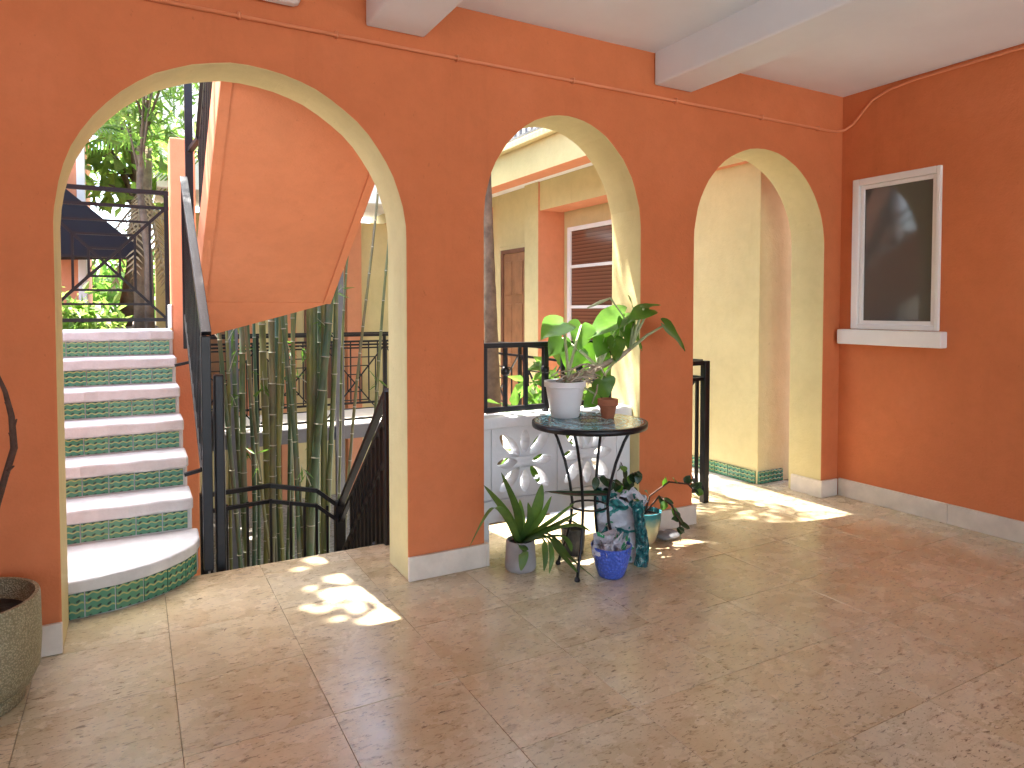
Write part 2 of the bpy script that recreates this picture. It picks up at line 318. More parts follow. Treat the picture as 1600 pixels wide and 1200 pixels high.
# ------------------------------------------------------------------ mesh helpers
class MB:
    def __init__(s): s.v = []; s.f = []; s.mi = []; s.uv = None
    def add(s, vs_, fs, mi=0):
        o = len(s.v); s.v += [tuple(p) for p in vs_]; s.f += [tuple(i + o for i in f) for f in fs]; s.mi += [mi] * len(fs); return s
    def box(s, x0, x1, y0, y1, z0, z1, mi=0):
        v = [(x, y, z) for z in (z0, z1) for y in (y0, y1) for x in (x0, x1)]
        return s.add(v, [(0, 2, 3, 1), (4, 5, 7, 6), (0, 1, 5, 4), (2, 6, 7, 3), (0, 4, 6, 2), (1, 3, 7, 5)], mi)
    def bar(s, p, q, a, b=None, up=(0, 0, 1), mi=0):
        p, q = Vector(p), Vector(q); b = b or a; d = (q - p).normalized(); u = Vector(up)
        if abs(d.dot(u)) > .98: u = Vector((1, 0, 0))
        x = d.cross(u).normalized() * a / 2; y = x.cross(d).normalized() * b / 2
        v = [e + i * x + j * y for e in (p, q) for i, j in ((-1, -1), (1, -1), (1, 1), (-1, 1))]
        return s.add(v, [(0, 1, 2, 3), (7, 6, 5, 4), (0, 4, 5, 1), (1, 5, 6, 2), (2, 6, 7, 3), (3, 7, 4, 0)], mi)
    def tube(s, pts, r, n=8, cap=True, mi=0):
        pts = [Vector(p) for p in pts]; k = len(pts); rs = r if hasattr(r, '__len__') else [r] * k
        v = []; prev = None
        for i, p in enumerate(pts):
            t = (pts[min(i + 1, k - 1)] - pts[max(i - 1, 0)]).normalized()
            if prev is None:
                a = Vector((0, 0, 1)) if abs(t.z) < .9 else Vector((1, 0, 0)); x = t.cross(a).normalized()
            else: x = (prev - t * prev.dot(t)).normalized()
            prev = x; y = t.cross(x)
            v += [p + (x * math.cos(2 * math.pi * j / n) + y * math.sin(2 * math.pi * j / n)) * rs[i] for j in range(n)]
        f = [(i * n + j, i * n + (j + 1) % n, (i + 1) * n + (j + 1) % n, (i + 1) * n + j) for i in range(k - 1) for j in range(n)]
        if cap: f += [tuple(range(n - 1, -1, -1)), tuple(range((k - 1) * n, k * n))]
        return s.add(v, f, mi)
    def lathe(s, prof, c, n=40, mi=0, wob=0):
        v = []; k = len(prof)
        for r, z in prof: v += [(c[0] + r * math.cos(2 * math.pi * j / n), c[1] + r * math.sin(2 * math.pi * j / n), c[2] + z) for j in range(n)]
        f = [(i * n + j, i * n + (j + 1) % n, (i + 1) * n + (j + 1) % n, (i + 1) * n + j) for i in range(k - 1) for j in range(n)]
        f += [tuple(range(n - 1, -1, -1)), tuple(range((k - 1) * n, k * n))]
        return s.add(v, f, mi)
    def prism(s, outline, holes, place, t, mi=0, side=None):
        """flat outline with holes, swept along the third axis; place(u, v, w) -> xyz, w runs 0..t"""
        loops = [outline] + holes; flat = [p for lp in loops for p in lp]; m = len(flat)
        tri = tessellate_polygon([[Vector((p[0], p[1], 0)) for p in lp] for lp in loops])
        v = [place(u, w_, 0) for u, w_ in flat] + [place(u, w_, t) for u, w_ in flat]
        s.add(v, [tuple(x) for x in tri] + [tuple(i + m for i in reversed(x)) for x in tri], mi)
        o = len(s.v) - 2 * m; base = 0
        for lp in loops:
            k = len(lp)
            for i in range(k):
                a, b_ = base + i, base + (i + 1) % k
                s.f.append((o + a, o + b_, o + b_ + m, o + a + m)); s.mi.append(side(lp[i], lp[(i + 1) % k]) if side else mi)
            base += k
        return s
    def build(s, name, mats, parent=None, smooth=False, bevel=0, seg=2, fix=True, origin=None):
        mats = mats if isinstance(mats, (list, tuple)) else [mats]
        org = Vector(origin) if origin is not None else (Vector(parent['_o']) if parent is not None and '_o' in parent else None)
        if org is None:
            a = np.array(s.v); org = Vector(((a[:, 0].min() + a[:, 0].max()) / 2, (a[:, 1].min() + a[:, 1].max()) / 2, a[:, 2].min()))
        me = bpy.data.meshes.new(name)
        me.from_pydata([((p[0] - org[0]) * S, (p[1] - org[1]) * S, (p[2] - org[2]) * S) for p in s.v], [], s.f)
        for m_ in mats: me.materials.append(M[m_])
        if len(mats) > 1: me.polygons.foreach_set('material_index', s.mi)
        if smooth: me.polygons.foreach_set('use_smooth', [True] * len(me.polygons))
        me.update()
        if fix:
            import bmesh
            bm = bmesh.new(); bm.from_mesh(me); bmesh.ops.recalc_face_normals(bm, faces=bm.faces); bm.to_mesh(me); bm.free()
        o = bpy.data.objects.new(name, me); col.objects.link(o)
        if parent is not None:
            po = Vector(parent['_o']); o.parent = parent; o.location = (org - po) * S
        else: o.location = org * S
        o['_o'] = tuple(org)
        if bevel:
            b = o.modifiers.new('bevel', 'BEVEL'); b.width = bevel * S; b.segments = seg; b.limit_method = 'ANGLE'; b.angle_limit = R(40); b.harden_normals = False
        return o

def tag(o, label, cat, group=None):
    o['label'] = label; o['category'] = cat
    if group: o['group'] = group
    return o
def struct(o): o['kind'] = 'structure'; return o
def thing(name, label, cat, loc, group=None):
    o = bpy.data.objects.new(name, None); col.objects.link(o); o.location = Vector(loc) * S; o['_o'] = tuple(loc); o.empty_display_size = .1
    return tag(o, label, cat, group)
def box(name, m, parent, x0, x1, y0, y1, z0, z1, bevel=0.004):
    return MB().box(x0, x1, y0, y1, z0, z1).build(name, m, parent, bevel=bevel)
def share(src, dx, dy, dz, parent, rotz=0, name=None):
    c = src.copy(); col.objects.link(c); c.parent = parent
    so = Vector(src['_o']) + Vector((dx, dy, dz)); c['_o'] = tuple(so); c.location = (so - Vector(parent['_o'])) * S
    c.rotation_euler.z = rotz; return c

WF, WB = 3.42, 3.72          # front and back of the arcade wall
XR = 4.81                    # side wall
CEIL = 3.08
FE = 4.05                    # edge of the paved floor beyond the arches
LOW = -1.6                   # courtyard ground

# ================================================================== SETTING
g = struct(MB().add([(-90, -90, LOW), (90, -90, LOW), (90, 90, LOW), (-90, 90, LOW)], [(0, 1, 2, 3)]).build('ground', 'gravel'))
# floor slab with separate stone tiles
fl = struct(MB().box(-3.0, XR + .25, -3.6, FE - .006, LOW - .2, -.012).build('floor', 'grout'))
TX, TY, X0, Y0 = .4875, .49, .12, 1.43
tile0 = None
def tile(x0, x1, y0, y1):
    global tile0
    full = abs(x1 - x0 - TX) < 1e-6 and abs(y1 - y0 - TY) < 1e-6
    if full and tile0 is not None:
        t = share(tile0, x0 - tile0['_x'], y0 - tile0['_y'], 0, fl)
        t.location.z += random.uniform(-.0007, .0007); return
    j = .0008
    t = MB().box(x0 + j, x1 - j, y0 + j, y1 - j, -.03, 0).build('floor_tile', 'floor', fl, bevel=.0011, seg=1, origin=(x0, y0, 0))
    if full: tile0 = t; t['_x'] = x0; t['_y'] = y0
tile(X0, X0 + TX, Y0, Y0 + TY)
for i in range(-4, 10):
    for j in range(-4, 6):
        if (i, j) == (0, 0): continue
        x0, x1 = X0 + i * TX, min(X0 + (i + 1) * TX, XR); y0, y1 = Y0 + j * TY, min(Y0 + (j + 1) * TY, FE)
        if x1 - x0 > .05 and y1 - y0 > .05: tile(x0, x1, y0, y1)
# arcade wall with three arches
def arch(xa, xb, spring, top, n=26):
    c, a = (xa + xb) / 2, (xb - xa) / 2
    return [(xa, 0.0)] + [(c - a * math.cos(math.pi * i / n), spring + (top - spring) * math.sin(math.pi * i / n)) for i in range(n + 1)] + [(xb, 0.0)]
A1 = (-.28, 1.26, 1.815, 2.585); A2 = (1.72, 2.83, 1.95, 2.59); A3 = (3.29, 4.614, 1.92, 2.585)
def arcade(arches, xl, xr, top, yf, yb, name, mats, n=30):
    mb = MB(); xs = xl; sp0 = None; n_ = len(arches)
    def V(x, z): return [(x, yf, z), (x, yb, z)]
    def face2(poly):
        k = len(poly); vv = [(x, yf, z) for x, z in poly] + [(x, yb, z) for x, z in poly]
        mb.add(vv, [tuple(range(k)), tuple(range(2 * k - 1, k - 1, -1))], 0)
    def strip(p, q, mi): mb.add(V(*p) + V(*q), [(0, 1, 3, 2)], mi)
    bounds = [(xl, None)]
    for (xa, xb, sp, tp) in arches:
        c, a_ = (xa + xb) / 2, (xb - xa) / 2
        pts = [(c - a_ * math.cos(math.pi * i / n), sp + (tp - sp) * math.sin(math.pi * i / n)) for i in range(n + 1)]
        pts = [pts[0]] + [(x + random.uniform(-.0022, .0022), z + random.uniform(-.0022, .0022)) for x, z in pts[1:-1]] + [pts[-1]]
        pier = [(xs, 0.0), (xa, 0.0), (xa, sp), (xa, top), (xs, top)] + ([(xs, sp0)] if sp0 else [])
        face2(pier); strip((xa, 0), (xa, sp), 1); strip((xb, sp), (xb, 0), 1); strip((xs, 0), (xa, 0), 0); strip((xs, top), (xa, top), 0)
        for p, q in zip(pts, pts[1:]):
            face2([p, q, (q[0], top), (p[0], top)]); strip(p, q, 1); strip((p[0], top), (q[0], top), 0)
        xs, sp0 = xb, sp
    face2([(xs, 0.0), (xr, 0.0), (xr, top), (xs, top), (xs, sp0)]); strip((xs, 0), (xr, 0), 0); strip((xs, top), (xr, top), 0)
    strip((xl, 0), (xl, top), 0); strip((xr, 0), (xr, top), 0)
    import bmesh
    o = mb.build(name, mats); bm = bmesh.new(); bm.from_mesh(o.data); bmesh.ops.remove_doubles(bm, verts=bm.verts, dist=1e-5); bmesh.ops.recalc_face_normals(bm, faces=bm.faces); bm.to_mesh(o.data); bm.free()
    md = o.modifiers.new('bevel', 'BEVEL'); md.width = .009; md.segments = 2; md.limit_method = 'ANGLE'; md.angle_limit = R(50)
    return o
wall = arcade([A1, A2, A3], -3.0, XR + .25, 3.5, WF, WB, 'arcade_wall', ['orange', 'cream'])
tag(wall, 'orange stucco wall pierced by three round cream-lined arches', 'wall')
def baseb(x0, x1, left, right):
    b = MB().box(x0, x1, WF - .022, WF - .001, 0.0, .13)
    if left: b.box(x0 - .02, x0, WF - .022, WB - .04, 0, .13)
    if right: b.box(x1, x1 + .02, WF - .022, WB - .04, 0, .13)
    return b
baseb(-3.0, -.28, 0, 0).build('baseboard', 'base', wall, bevel=.004)
baseb(1.26, 1.72, 0, 1).build('baseboard', 'base', wall, bevel=.004)
baseb(2.83, 3.29, 0, 1).build('baseboard', 'base', wall, bevel=.004)
baseb(4.614, XR - .024, 1, 0).build('baseboard', 'base', wall, bevel=.004)
# side wall with window
WY0, WY1, WZ0, WZ1 = 2.665, 3.315, 1.30, 2.425
sw = MB().prism([(-3.6, 0.0), (WF, 0.0), (WF, 3.5), (-3.6, 3.5)], [[(WY0 + .02, WZ0 + .02), (WY1 - .02, WZ0 + .02), (WY1 - .02, WZ1 - .02), (WY0 + .02, WZ1 - .02)]],
                 lambda u, v, w_: (XR + w_, u, v), .25).build('side_wall', 'orange')
tag(sw, 'plain orange wall with one small dark window at right', 'wall')
y = WF - .024
for k in range(14):
    y2 = max(y - .82, -3.6)
    MB().box(XR - .022, XR - .001, y2 + .002, y, 0, .135).build('baseboard', 'base', sw, bevel=.004); y = y2
    if y <= -3.59: break
win = bpy.data.objects.new('window', None); col.objects.link(win); win.parent = sw; win['_o'] = (XR, 2.99, WZ0); win.location = (Vector(win['_o']) - Vector(sw['_o'])) * S
fr = MB(); d0, d1 = XR - .022, XR + .10
fr.box(d0, d1, WY1 - .055, WY1, WZ0, WZ1); fr.box(d0, d1, WY0, WY0 + .03, WZ0, WZ1)
fr.box(d0, d1, WY0 + .03, WY1 - .055, WZ1 - .05, WZ1); fr.box(d0, d1, WY0 + .03, WY1 - .055, WZ0, WZ0 + .035)
fr.build('window_frame', 'white', win, bevel=.006)
f2 = MB(); e0, e1 = XR - .006, XR + .06; ya, yb, za, zb = WY0 + .032, WY1 - .057, WZ0 + .037, WZ1 - .052; t = .028
f2.box(e0, e1, ya, ya + t, za, zb); f2.box(e0, e1, yb - t, yb, za, zb); f2.box(e0, e1, ya + t, yb - t, za, za + t); f2.box(e0, e1, ya + t, yb - t, zb - t, zb)
f2.build('sash', 'white', win, bevel=.004)
box('pane', 'glass', win, XR + .012, XR + .02, ya + t, yb - t, za + t, zb - t, 0)
box('window_sill', 'white', win, XR - .075, XR + .03, WY0 - .05, WF - .03, WZ0 - .115, WZ0 - .003, .007)
# ceiling and beams
ce = struct(MB().box(-3.0, XR + .25, -3.6, WF + .1, CEIL, CEIL + .3).build('ceiling', 'ceiling'))
for xa in (-.83, 1.05, 2.93): box('beam', 'ceiling', ce, xa, xa + .315, -3.6, WF - .003, 2.875, CEIL + .02, .012)
# left end and rear of the loggia (outside the frame): a plain end wall, and arches to the street behind the viewer
rw = arcade([(-2.9, -.5, 1.9, 2.75), (-.2, 2.2, 1.9, 2.75), (2.5, 4.7, 1.9, 2.75)], -3.2, XR + .25, 3.5, -3.9, -3.6, 'street_wall', ['orange', 'cream'])
tag(rw, 'orange wall with three arches to the street, behind the viewer', 'wall')
struct(MB().box(-40, 40, -40, -3.91, LOW, -.03).build('street', 'pavement'))
ew = MB().box(-3.2, -3.0, -3.599, WF, 0, 3.5).build('end_wall', 'orange')
tag(ew, 'plain orange end wall closing the loggia far to the left', 'wall')
# conduit along the wall and up at the corner
cp = [(-1.0, WF - .0105, 2.80), (4.62, WF - .0105, 2.80), (4.72, WF - .016, 2.802), (4.775, WF - .045, 2.815), (XR - .016, WF - .10, 2.85), (XR - .014, 3.24, 2.93), (XR - .014, 3.17, 2.99), (XR - .014, 3.05, 3.03), (XR - .014, 2.85, 3.05), (XR - .014, -3.0, 3.055)]
cd = MB().tube(cp, .0095, 8)
for x in (.45, .9, 1.55, 2.3, 3.1, 3.9, 4.5): cd.box(x - .006, x + .006, WF - .029, WF - .001, 2.785, 2.815)
tag(cd.build('conduit_pipe', 'pipe', smooth=True), 'thin orange painted conduit running above the arches and up the corner', 'pipe')
lf = thing('light_fixture', 'white rounded light fixture high on wall above the left arch', 'light fixture', (.53, WF, 2.9))
box('housing', 'white', lf, .34, .72, WF - .10, WF - .002, 2.885, 3.0, .03)
box('mounting_plate', 'white', lf, .40, .66, WF - .105, WF - .101, 2.91, 2.97, .001)

# ================================================================== SCREEN BLOCK PARAPET IN THE MIDDLE ARCH
pp = thing('screen_block_parapet', 'white parapet of flower-pattern screen blocks filling the middle arch', 'parapet', (2.275, 3.57, .205))
PF, PB = 3.50, 3.64
def ellipse(cx, cz, a, b, ang, n=14):
    ca, sa = math.cos(ang), math.sin(ang)
    pts = []
    for i in range(n):
        t_ = 2 * math.pi * i / n; u = a * math.cos(t_); v = b * math.sin(t_) * (1 - .28 * abs(math.cos(t_)))
        pts.append((cx + u * ca - v * sa, cz + u * sa + v * ca))
    return pts
def flower(cx, cz, xa, xb, half=.19):
    hs = []
    for k in range(8):
        an = k * math.pi / 4; L = .185 if k % 2 else .135; c0 = .05 + L / 2; W_ = .040 if k % 2 else .034
        e = ellipse(cx + c0 * math.cos(an) * 1.02, cz + c0 * math.sin(an) * 1.02, L / 2, W_, an)
        if min(p[0] for p in e) > xa + .008 and max(p[0] for p in e) < xb - .008: hs.append(e)
    return hs
zb0, zb1 = .335, .752
for cx, xa, xb in ((2.036, 1.811, 2.262), (2.49, 2.266, 2.716), (2.945, 2.72, 2.829), (1.58, 1.721, 1.807)):
    MB().prism([(xa, zb0), (xb, zb0), (xb, zb1), (xa, zb1)], flower(cx, (zb0 + zb1) / 2, xa, xb), lambda u, v, w_: (u, PF + .012 + w_, v), PB - PF - .03).build('screen_block', 'block', pp, bevel=.006)
box('coping', 'block', pp, 1.721, 2.829, PF - .01, PB + .01, zb1 + .001, .822, .010)
box('bottom_beam', 'block', pp, 1.721, 2.829, PF, PB, .205, zb0 - .002, .008)
for xa, xb in ((1.722, 1.80), (2.77, 2.828)): box('support', 'block', pp, xa, xb, PF + .02, PB - .02, 0.0, .204, .004)
# railing on the parapet
rl = thing('parapet_railing', 'short black iron railing standing on the flower-block parapet', 'railing', (2.27, 3.58, .822))
RY = 3.575
MB().bar((1.73, RY, 1.236), (2.70, RY, 1.236), .045, .03).build('top_rail', 'iron', rl, bevel=.003)
MB().bar((1.73, RY, .855), (2.70, RY, .855), .03, .03).build('bottom_rail', 'iron', rl, bevel=.003)
for x in (1.80, 1.935, 2.075, 2.215, 2.345, 2.47, 2.59): MB().bar((x, RY, .87), (x, RY, 1.222), .022).build('baluster', 'iron', rl)
for x in (2.215, 2.69): MB().bar((x, RY, .823), (x, RY, 1.23), .034).build('post', 'iron', rl, bevel=.003)
for x in (1.935, 2.215, 2.47): MB().lathe([(.012, -.03), (.026, -.012), (.026, .012), (.012, .03)], (x, RY, 1.08), 12).build('knuckle', 'iron', rl, smooth=True)
MB().box(2.66, 2.72, RY - .035, RY + .035, .823, .86).box(2.675, 2.705, RY - .02, RY + .02, .86, .90).build('post_foot', 'iron', rl, bevel=.006)

# ================================================================== STAIR UP (LEFT ARCH)
RH = .184; SX0, SX1 = -.92, .285
ys = [3.72, 4.31, 4.60, 4.885, 5.17, 5.455, 5.75]
st = thing('staircase', 'white stairs with green tiled risers climbing beyond the left arch', 'stairs', (-.3, 4.3, 0))
def riser_tile(parent, x0, x1, y0, z0, z1, p=None, q=None):
    m = MB()
    if p is None: p, q = (x0, y0), (x1, y0)
    P_, Q_ = Vector((*p, 0)), Vector((*q, 0)); d = (Q_ - P_).normalized(); nrm = Vector((d.y, -d.x, 0)) * .006
    P_, Q_ = P_ + d * .0025, Q_ - d * .0025
    v = [P_ + nrm, Q_ + nrm, P_ - nrm, Q_ - nrm]
    vv = [(a.x, a.y, z) for z in (z0, z1) for a in v]
    m.add(vv, [(0, 1, 5, 4), (1, 3, 7, 5), (3, 2, 6, 7), (2, 0, 4, 6), (4, 5, 7, 6), (0, 2, 3, 1)])
    o = m.build('riser_tile', 'riser', parent, fix=False)
    uv = o.data.uv_layers.new(name='uv')
    for k, c in enumerate(((0, 0), (1, 0), (1, 1), (0, 1))): uv.data[k].uv = c
    for k in range(4, len(uv.data)): uv.data[k].uv = (.5, .97)
    return o
curve = [(-.92, 3.733), (-.29, 3.736), (-.17, 3.748), (-.06, 3.772), (.05, 3.815), (.14, 3.878), (.215, 3.955), (.27, 4.04), (.296, 4.13), (.300, 4.32), (-.92, 4.32)]
s1 = MB().prism(curve, [], lambda u, v, w_: (u, v, w_), RH, 0).build('step', 'step', st, bevel=.012)
c2 = [(-.92, 3.722), (-.29, 3.725), (-.168, 3.737), (-.056, 3.761), (.057, 3.805), (.148, 3.869), (.224, 3.948), (.280, 4.035), (.306, 4.13), (.31, 4.31), (-.92, 4.31)]
MB().prism(c2, [], lambda u, v, w_: (u, v, w_ + RH - .058), .0595, 0).build('tread', 'step', s1, bevel=.012)
# tiles following the curved bottom riser
def walk(poly, step):
    pts = [Vector(p) for p in poly]; out_ = []; L = 0; seg = [(pts[i + 1] - pts[i]).length for i in range(len(pts) - 1)]; tot = sum(seg); k = 0.0
    def pos(s_):
        for i, q in enumerate(seg):
            if s_ <= q: return pts[i].lerp(pts[i + 1], s_ / q)
            s_ -= q
        return pts[-1]
    while k + step <= tot + 1e-6: out_.append((pos(k), pos(k + step))); k += step
    return out_
for p, q in walk([(-.47, 3.7325), (-.29, 3.734), (-.17, 3.746), (-.06, 3.770), (.05, 3.813), (.14, 3.876), (.215, 3.953), (.27, 4.038), (.29, 4.10)], .126):
    riser_tile(s1, 0, 0, 0, .008, RH - .06, p, q)
for k in range(1, 7):
    z1 = RH * (k + 1); y0 = ys[k]; y1 = ys[k + 1] + .03 if k < 6 else 6.42
    xr = SX1 - .004 * k
    o = MB().box(SX0, xr, y0, y1, RH * k - .10, z1).build('step', 'step', st, bevel=.012)
    if k == 6: o.name = 'landing'
    # proud nosing lip
    nx = 15; fr_ = [(SX0 + (xr + .006 - SX0) * i / nx, y0 - .014 + random.uniform(-.006, .005)) for i in range(nx + 1)]
    tv = [(x_, y_ + random.uniform(-.002, .002), z1 - .066 + random.uniform(-.006, .004)) for x_, y_ in fr_] + [(x_, y_, z1 + .002 + random.uniform(-.004, .003)) for x_, y_ in fr_]
    tv += [(x_, y1 - .02, z1 - .066) for x_, y_ in fr_] + [(x_, y1 - .02, z1 + .002) for x_, y_ in fr_]; q_ = nx + 1; tf = []
    for i in range(nx): tf += [(i, i + 1, q_ + i + 1, q_ + i), (q_ + i, q_ + i + 1, 3 * q_ + i + 1, 3 * q_ + i), (3 * q_ + i, 3 * q_ + i + 1, 2 * q_ + i + 1, 2 * q_ + i), (2 * q_ + i, 2 * q_ + i + 1, i + 1, i)]
    tf += [(0, q_, 3 * q_, 2 * q_), (nx, 2 * q_ + nx, 3 * q_ + nx, q_ + nx)]
    MB().add(tv, tf).build('tread', 'step', o, bevel=.011)
    x = xr - .022
    while x > -.62:
        riser_tile(o, x - .130, x, y0 - .002, RH * k + .012, z1 - .072); x -= .131
box('stair_body', 'cream', st, SX0 + .02, SX1 - .05, 4.4, 6.40, LOW, RH * 1.0, 0)
box('stair_wall', 'orange', st, SX0 + .03, SX1 - .03, 5.5, 6.41, RH, RH * 6 - .10, 0)
for k in range(1, 6): box('stringer', 'orange', st, SX0 + .03, SX1 - .02, ys[k] + .05, 6.41, RH * (k - 1) + .02, RH * k - .101 + .0, 0)
# railing of the lower flight
rf = thing('stair_railing', 'black iron handrail descending beside the green-tiled stairs', 'railing', (.353, 4.12, 0))
HX = .352
MB().bar((HX, 5.74, 2.44), (HX, 4.10, 1.315), .052, .026).build('handrail', 'iron', rf, bevel=.003)
MB().bar((HX, 5.72, 2.30), (HX, 4.11, 1.19), .026, .026).build('lower_rail', 'iron', rf)
MB().bar((HX, 5.70, 1.40), (HX, 4.42, .50), .03, .03).build('bottom_rail', 'iron', rf)
MB().bar((HX - .004, 4.11, 0.0), (HX - .004, 4.11, 1.302), .05, .05).build('newel_post', 'iron', rf, bevel=.004)
MB().bar((HX, 5.73, 1.15), (HX, 5.73, 2.43), .04, .04).build('newel_post', 'iron', rf, bevel=.004)
for k in range(13):
    yy = 4.24 + k * .115; f_ = (yy - 4.10) / (5.74 - 4.10); top = 1.19 + 1.11 * f_ - .005; bo = .50 + .9 * (yy - 4.42) / 1.28
    MB().bar((HX, yy, max(bo, .2) if yy > 4.42 else 0.19 + .15 * (yy > 4.31)), (HX, yy, top), .017).build('baluster', 'iron', rf)
# wall-bracket stubs joining railing to the steps
for yy, zz in ((4.50, .46), (5.40, 1.05)): MB().bar((SX1 - .03, yy, zz), (HX, yy, zz + .02), .03, .02).build('bracket', 'iron', rf)
# landing railing with sunburst squares
def deco(parent, O, U, z0, z1, W_, n=3, thick=.02, squares=True):
    """panel from O along unit U: nested squares crossed by diagonals"""
    O, U = Vector(O), Vector(U); cz = (z0 + z1) / 2; cu = W_ / 2
    P_ = lambda u, z: O + U * u + Vector((0, 0, z))
    a = MB().bar(P_(0, z0), P_(W_, z1), thick * .9, thick * .9).build('diagonal', 'iron', parent)
    MB().bar(P_(0, z1), P_(W_, z0), thick * .8, thick * .8).build('diagonal', 'iron', parent)
    for k in range(1, n + 1):
        f_ = k / (n + 1); hu, hz = cu * f_, (z1 - z0) / 2 * f_
        for s_ in (-1, 1):
            MB().bar(P_(cu - hu, cz + s_ * hz), P_(cu + hu, cz + s_ * hz), thick * .7, thick * .7).build('bar', 'iron', parent)
            MB().bar(P_(cu + s_ * hu, cz - hz), P_(cu + s_ * hu, cz + hz), thick * .7, thick * .7).build('bar', 'iron', parent)
lr = thing('landing_railing', 'black iron railing with nested-square sunburst pattern on the stair landing', 'railing', (-.2, 6.36, RH * 7))
LZ = RH * 7
for z, t_ in ((2.405, .034), (2.28, .026), (LZ + .075, .03)): MB().bar((-.92, 6.36, z), (.275, 6.36, z), t_, t_).build('rail', 'iron', lr)
deco(lr, (-.62, 6.36, 0), (1, 0, 0), LZ + .09, 2.27, .86, 3, .026)
for x in (-.63, .255): MB().bar((x, 6.36, LZ), (x, 6.36, 2.40), .032).build('post', 'iron', lr)
pc = tag(MB().box(.285, .475, 6.30, 6.62, LOW, 2.86).build('landing_pillar', 'orange_out', bevel=.012), 'flat-topped orange pillar at the far corner of the stair landing', 'pillar')
box('plinth_cap', 'white', pc, .255, .284, 6.29, 6.43, LZ + .003, LZ + .20, .008)
# ---- upper flight: sloping slab seen from below
uf = thing('upper_stair_flight', 'orange concrete stair flight rising overhead, seen from below', 'stairs', (.92, 5.0, 1.3))
UX0, UX1 = .42, 1.42; SL = .66; YB = 5.63; ZB = 1.50
def zs(y_): return ZB + SL * (YB - y_)
YT = 3.735
side = [(YB, ZB), (YT, zs(YT)), (YT, zs(YT) + .36), (YB, ZB + .36)]
MB().prism(side, [], lambda u, v, w_: (UX0 + w_, u, v), UX1 - UX0).build('soffit_slab', 'orange_out', uf, bevel=.012)
# raised drip edges along both sides of the soffit
for xa, xb in ((UX0 + .001, UX0 + .06), (UX1 - .06, UX1 - .001)):
    MB().prism([(YB - .01, ZB - .010), (YT + .01, zs(YT + .01) - .012), (YT + .01, zs(YT + .01) + .02), (YB - .01, ZB + .02)], [], lambda u, v, w_: (xa + w_, u, v), xb - xa).build('drip_edge', 'orange_out', uf, bevel=.003)
k = 0; yy = YB - .02
while yy > YT + .12:
    z = zs(yy) + .355
    MB().box(UX0 + .05, UX1 - .05, yy - .285, yy, z, z + .17).build('step', 'step', uf, bevel=.01); yy -= .285; k += 1
wb = [(UX0, YB, ZB), (.62, YB, ZB), (UX1, YB, ZB), (.51, 5.92, 1.235), (UX1, 6.60, 1.60), (UX0 + .06, 6.60, 1.235),
      (UX0, YB, ZB + .36), (UX1, YB, ZB + .36), (UX1, 6.60, ZB + .30), (UX0 + .06, 6.60, 1.50), (UX0 + .06, 5.92, 1.50)]
MB().add(wb, [(0, 3, 1), (1, 3, 2), (3, 4, 2), (3, 5, 4), (0, 1, 2, 7, 6), (2, 4, 8, 7), (4, 5, 9, 8), (5, 3, 10, 9), (3, 0, 6, 10), (6, 7, 8, 9, 10)]).build('winder_block', 'orange_out', uf)
ur = thing('upper_flight_railing', 'tall black iron railing along the left edge of the overhead flight', 'railing', (.46, 5.6, 1.8))
ux = UX0 + .035
MB().bar((ux, 5.66, 2.72), (ux, 3.80, 2.72 + SL * 1.86), .05, .03).build('handrail', 'iron', ur)
MB().bar((ux, 5.66, 2.58), (ux, 3.80, 2.58 + SL * 1.86), .025, .025).build('lower_rail', 'iron', ur)
MB().bar((ux, 5.66, 1.96), (ux, 3.80, 1.96 + SL * 1.86), .03, .03).build('bottom_rail', 'iron', ur)
MB().bar((ux - .06, 5.80, 1.27), (ux - .06, 5.80, 3.35), .055, .055).build('newel_post', 'iron', ur, bevel=.004)
MB().bar((ux - .06, 5.80, 2.65), (ux, 5.62, 2.72), .04, .03).build('rail_return', 'iron', ur)
for k in range(15):
    yy = 5.60 - k * .12; zz = SL * (5.66 - yy)
    MB().bar((ux, yy, 1.84 + zz), (ux, yy, 2.575 + zz), .018).build('baluster', 'iron', ur)
# ---- stair going down, its landing and railings
sdn = thing('descending_stair', 'pale stone steps going down to the courtyard past the left arch', 'stairs', (.88, 4.5, -.9))
for k in range(4): box('step', 'pale_floor', sdn, .44, 1.33, FE + .003 + k * .19, FE + .19 + k * .19 + .003, LOW, -.18 * (k + 1), .006)
box('lower_landing', 'pale_floor', sdn, .44, 1.33, FE + .766, 5.30, LOW, -.90, .006)
dr = thing('descending_railing', 'black iron railing sloping down beside the courtyard steps', 'railing', (1.35, 4.6, -.9))
DX = 1.36
p0, p1 = Vector((DX, 4.02, .955)), Vector((DX, 5.16, -.05))
MB().bar(p0, p1, .045, .03).build('handrail', 'iron', dr)
MB().bar(p0 - Vector((0, 0, .13)), p1 - Vector((0, 0, .13)), .03, .024).build('second_rail', 'iron', dr)
MB().bar(p0 - Vector((0, 0, .40)), p1 - Vector((0, 0, .40)), .024, .024).build('third_rail', 'iron', dr)
MB().bar((DX, 5.17, LOW), (DX, 5.17, -.01), .075, .075).build('newel_post', 'iron', dr, bevel=.006)
MB().bar((DX, 4.03, LOW), (DX, 4.03, .95), .05, .05).build('newel_post', 'iron', dr, bevel=.006)
for k in range(13):
    f_ = (k + .6) / 13.4; yy = 4.02 + 1.14 * f_; z = .955 - 1.005 * f_
    MB().bar((DX, yy, z - 1.05), (DX, yy, z - .40 if k > 9 else z - .14), .024).build('baluster', 'iron', dr)
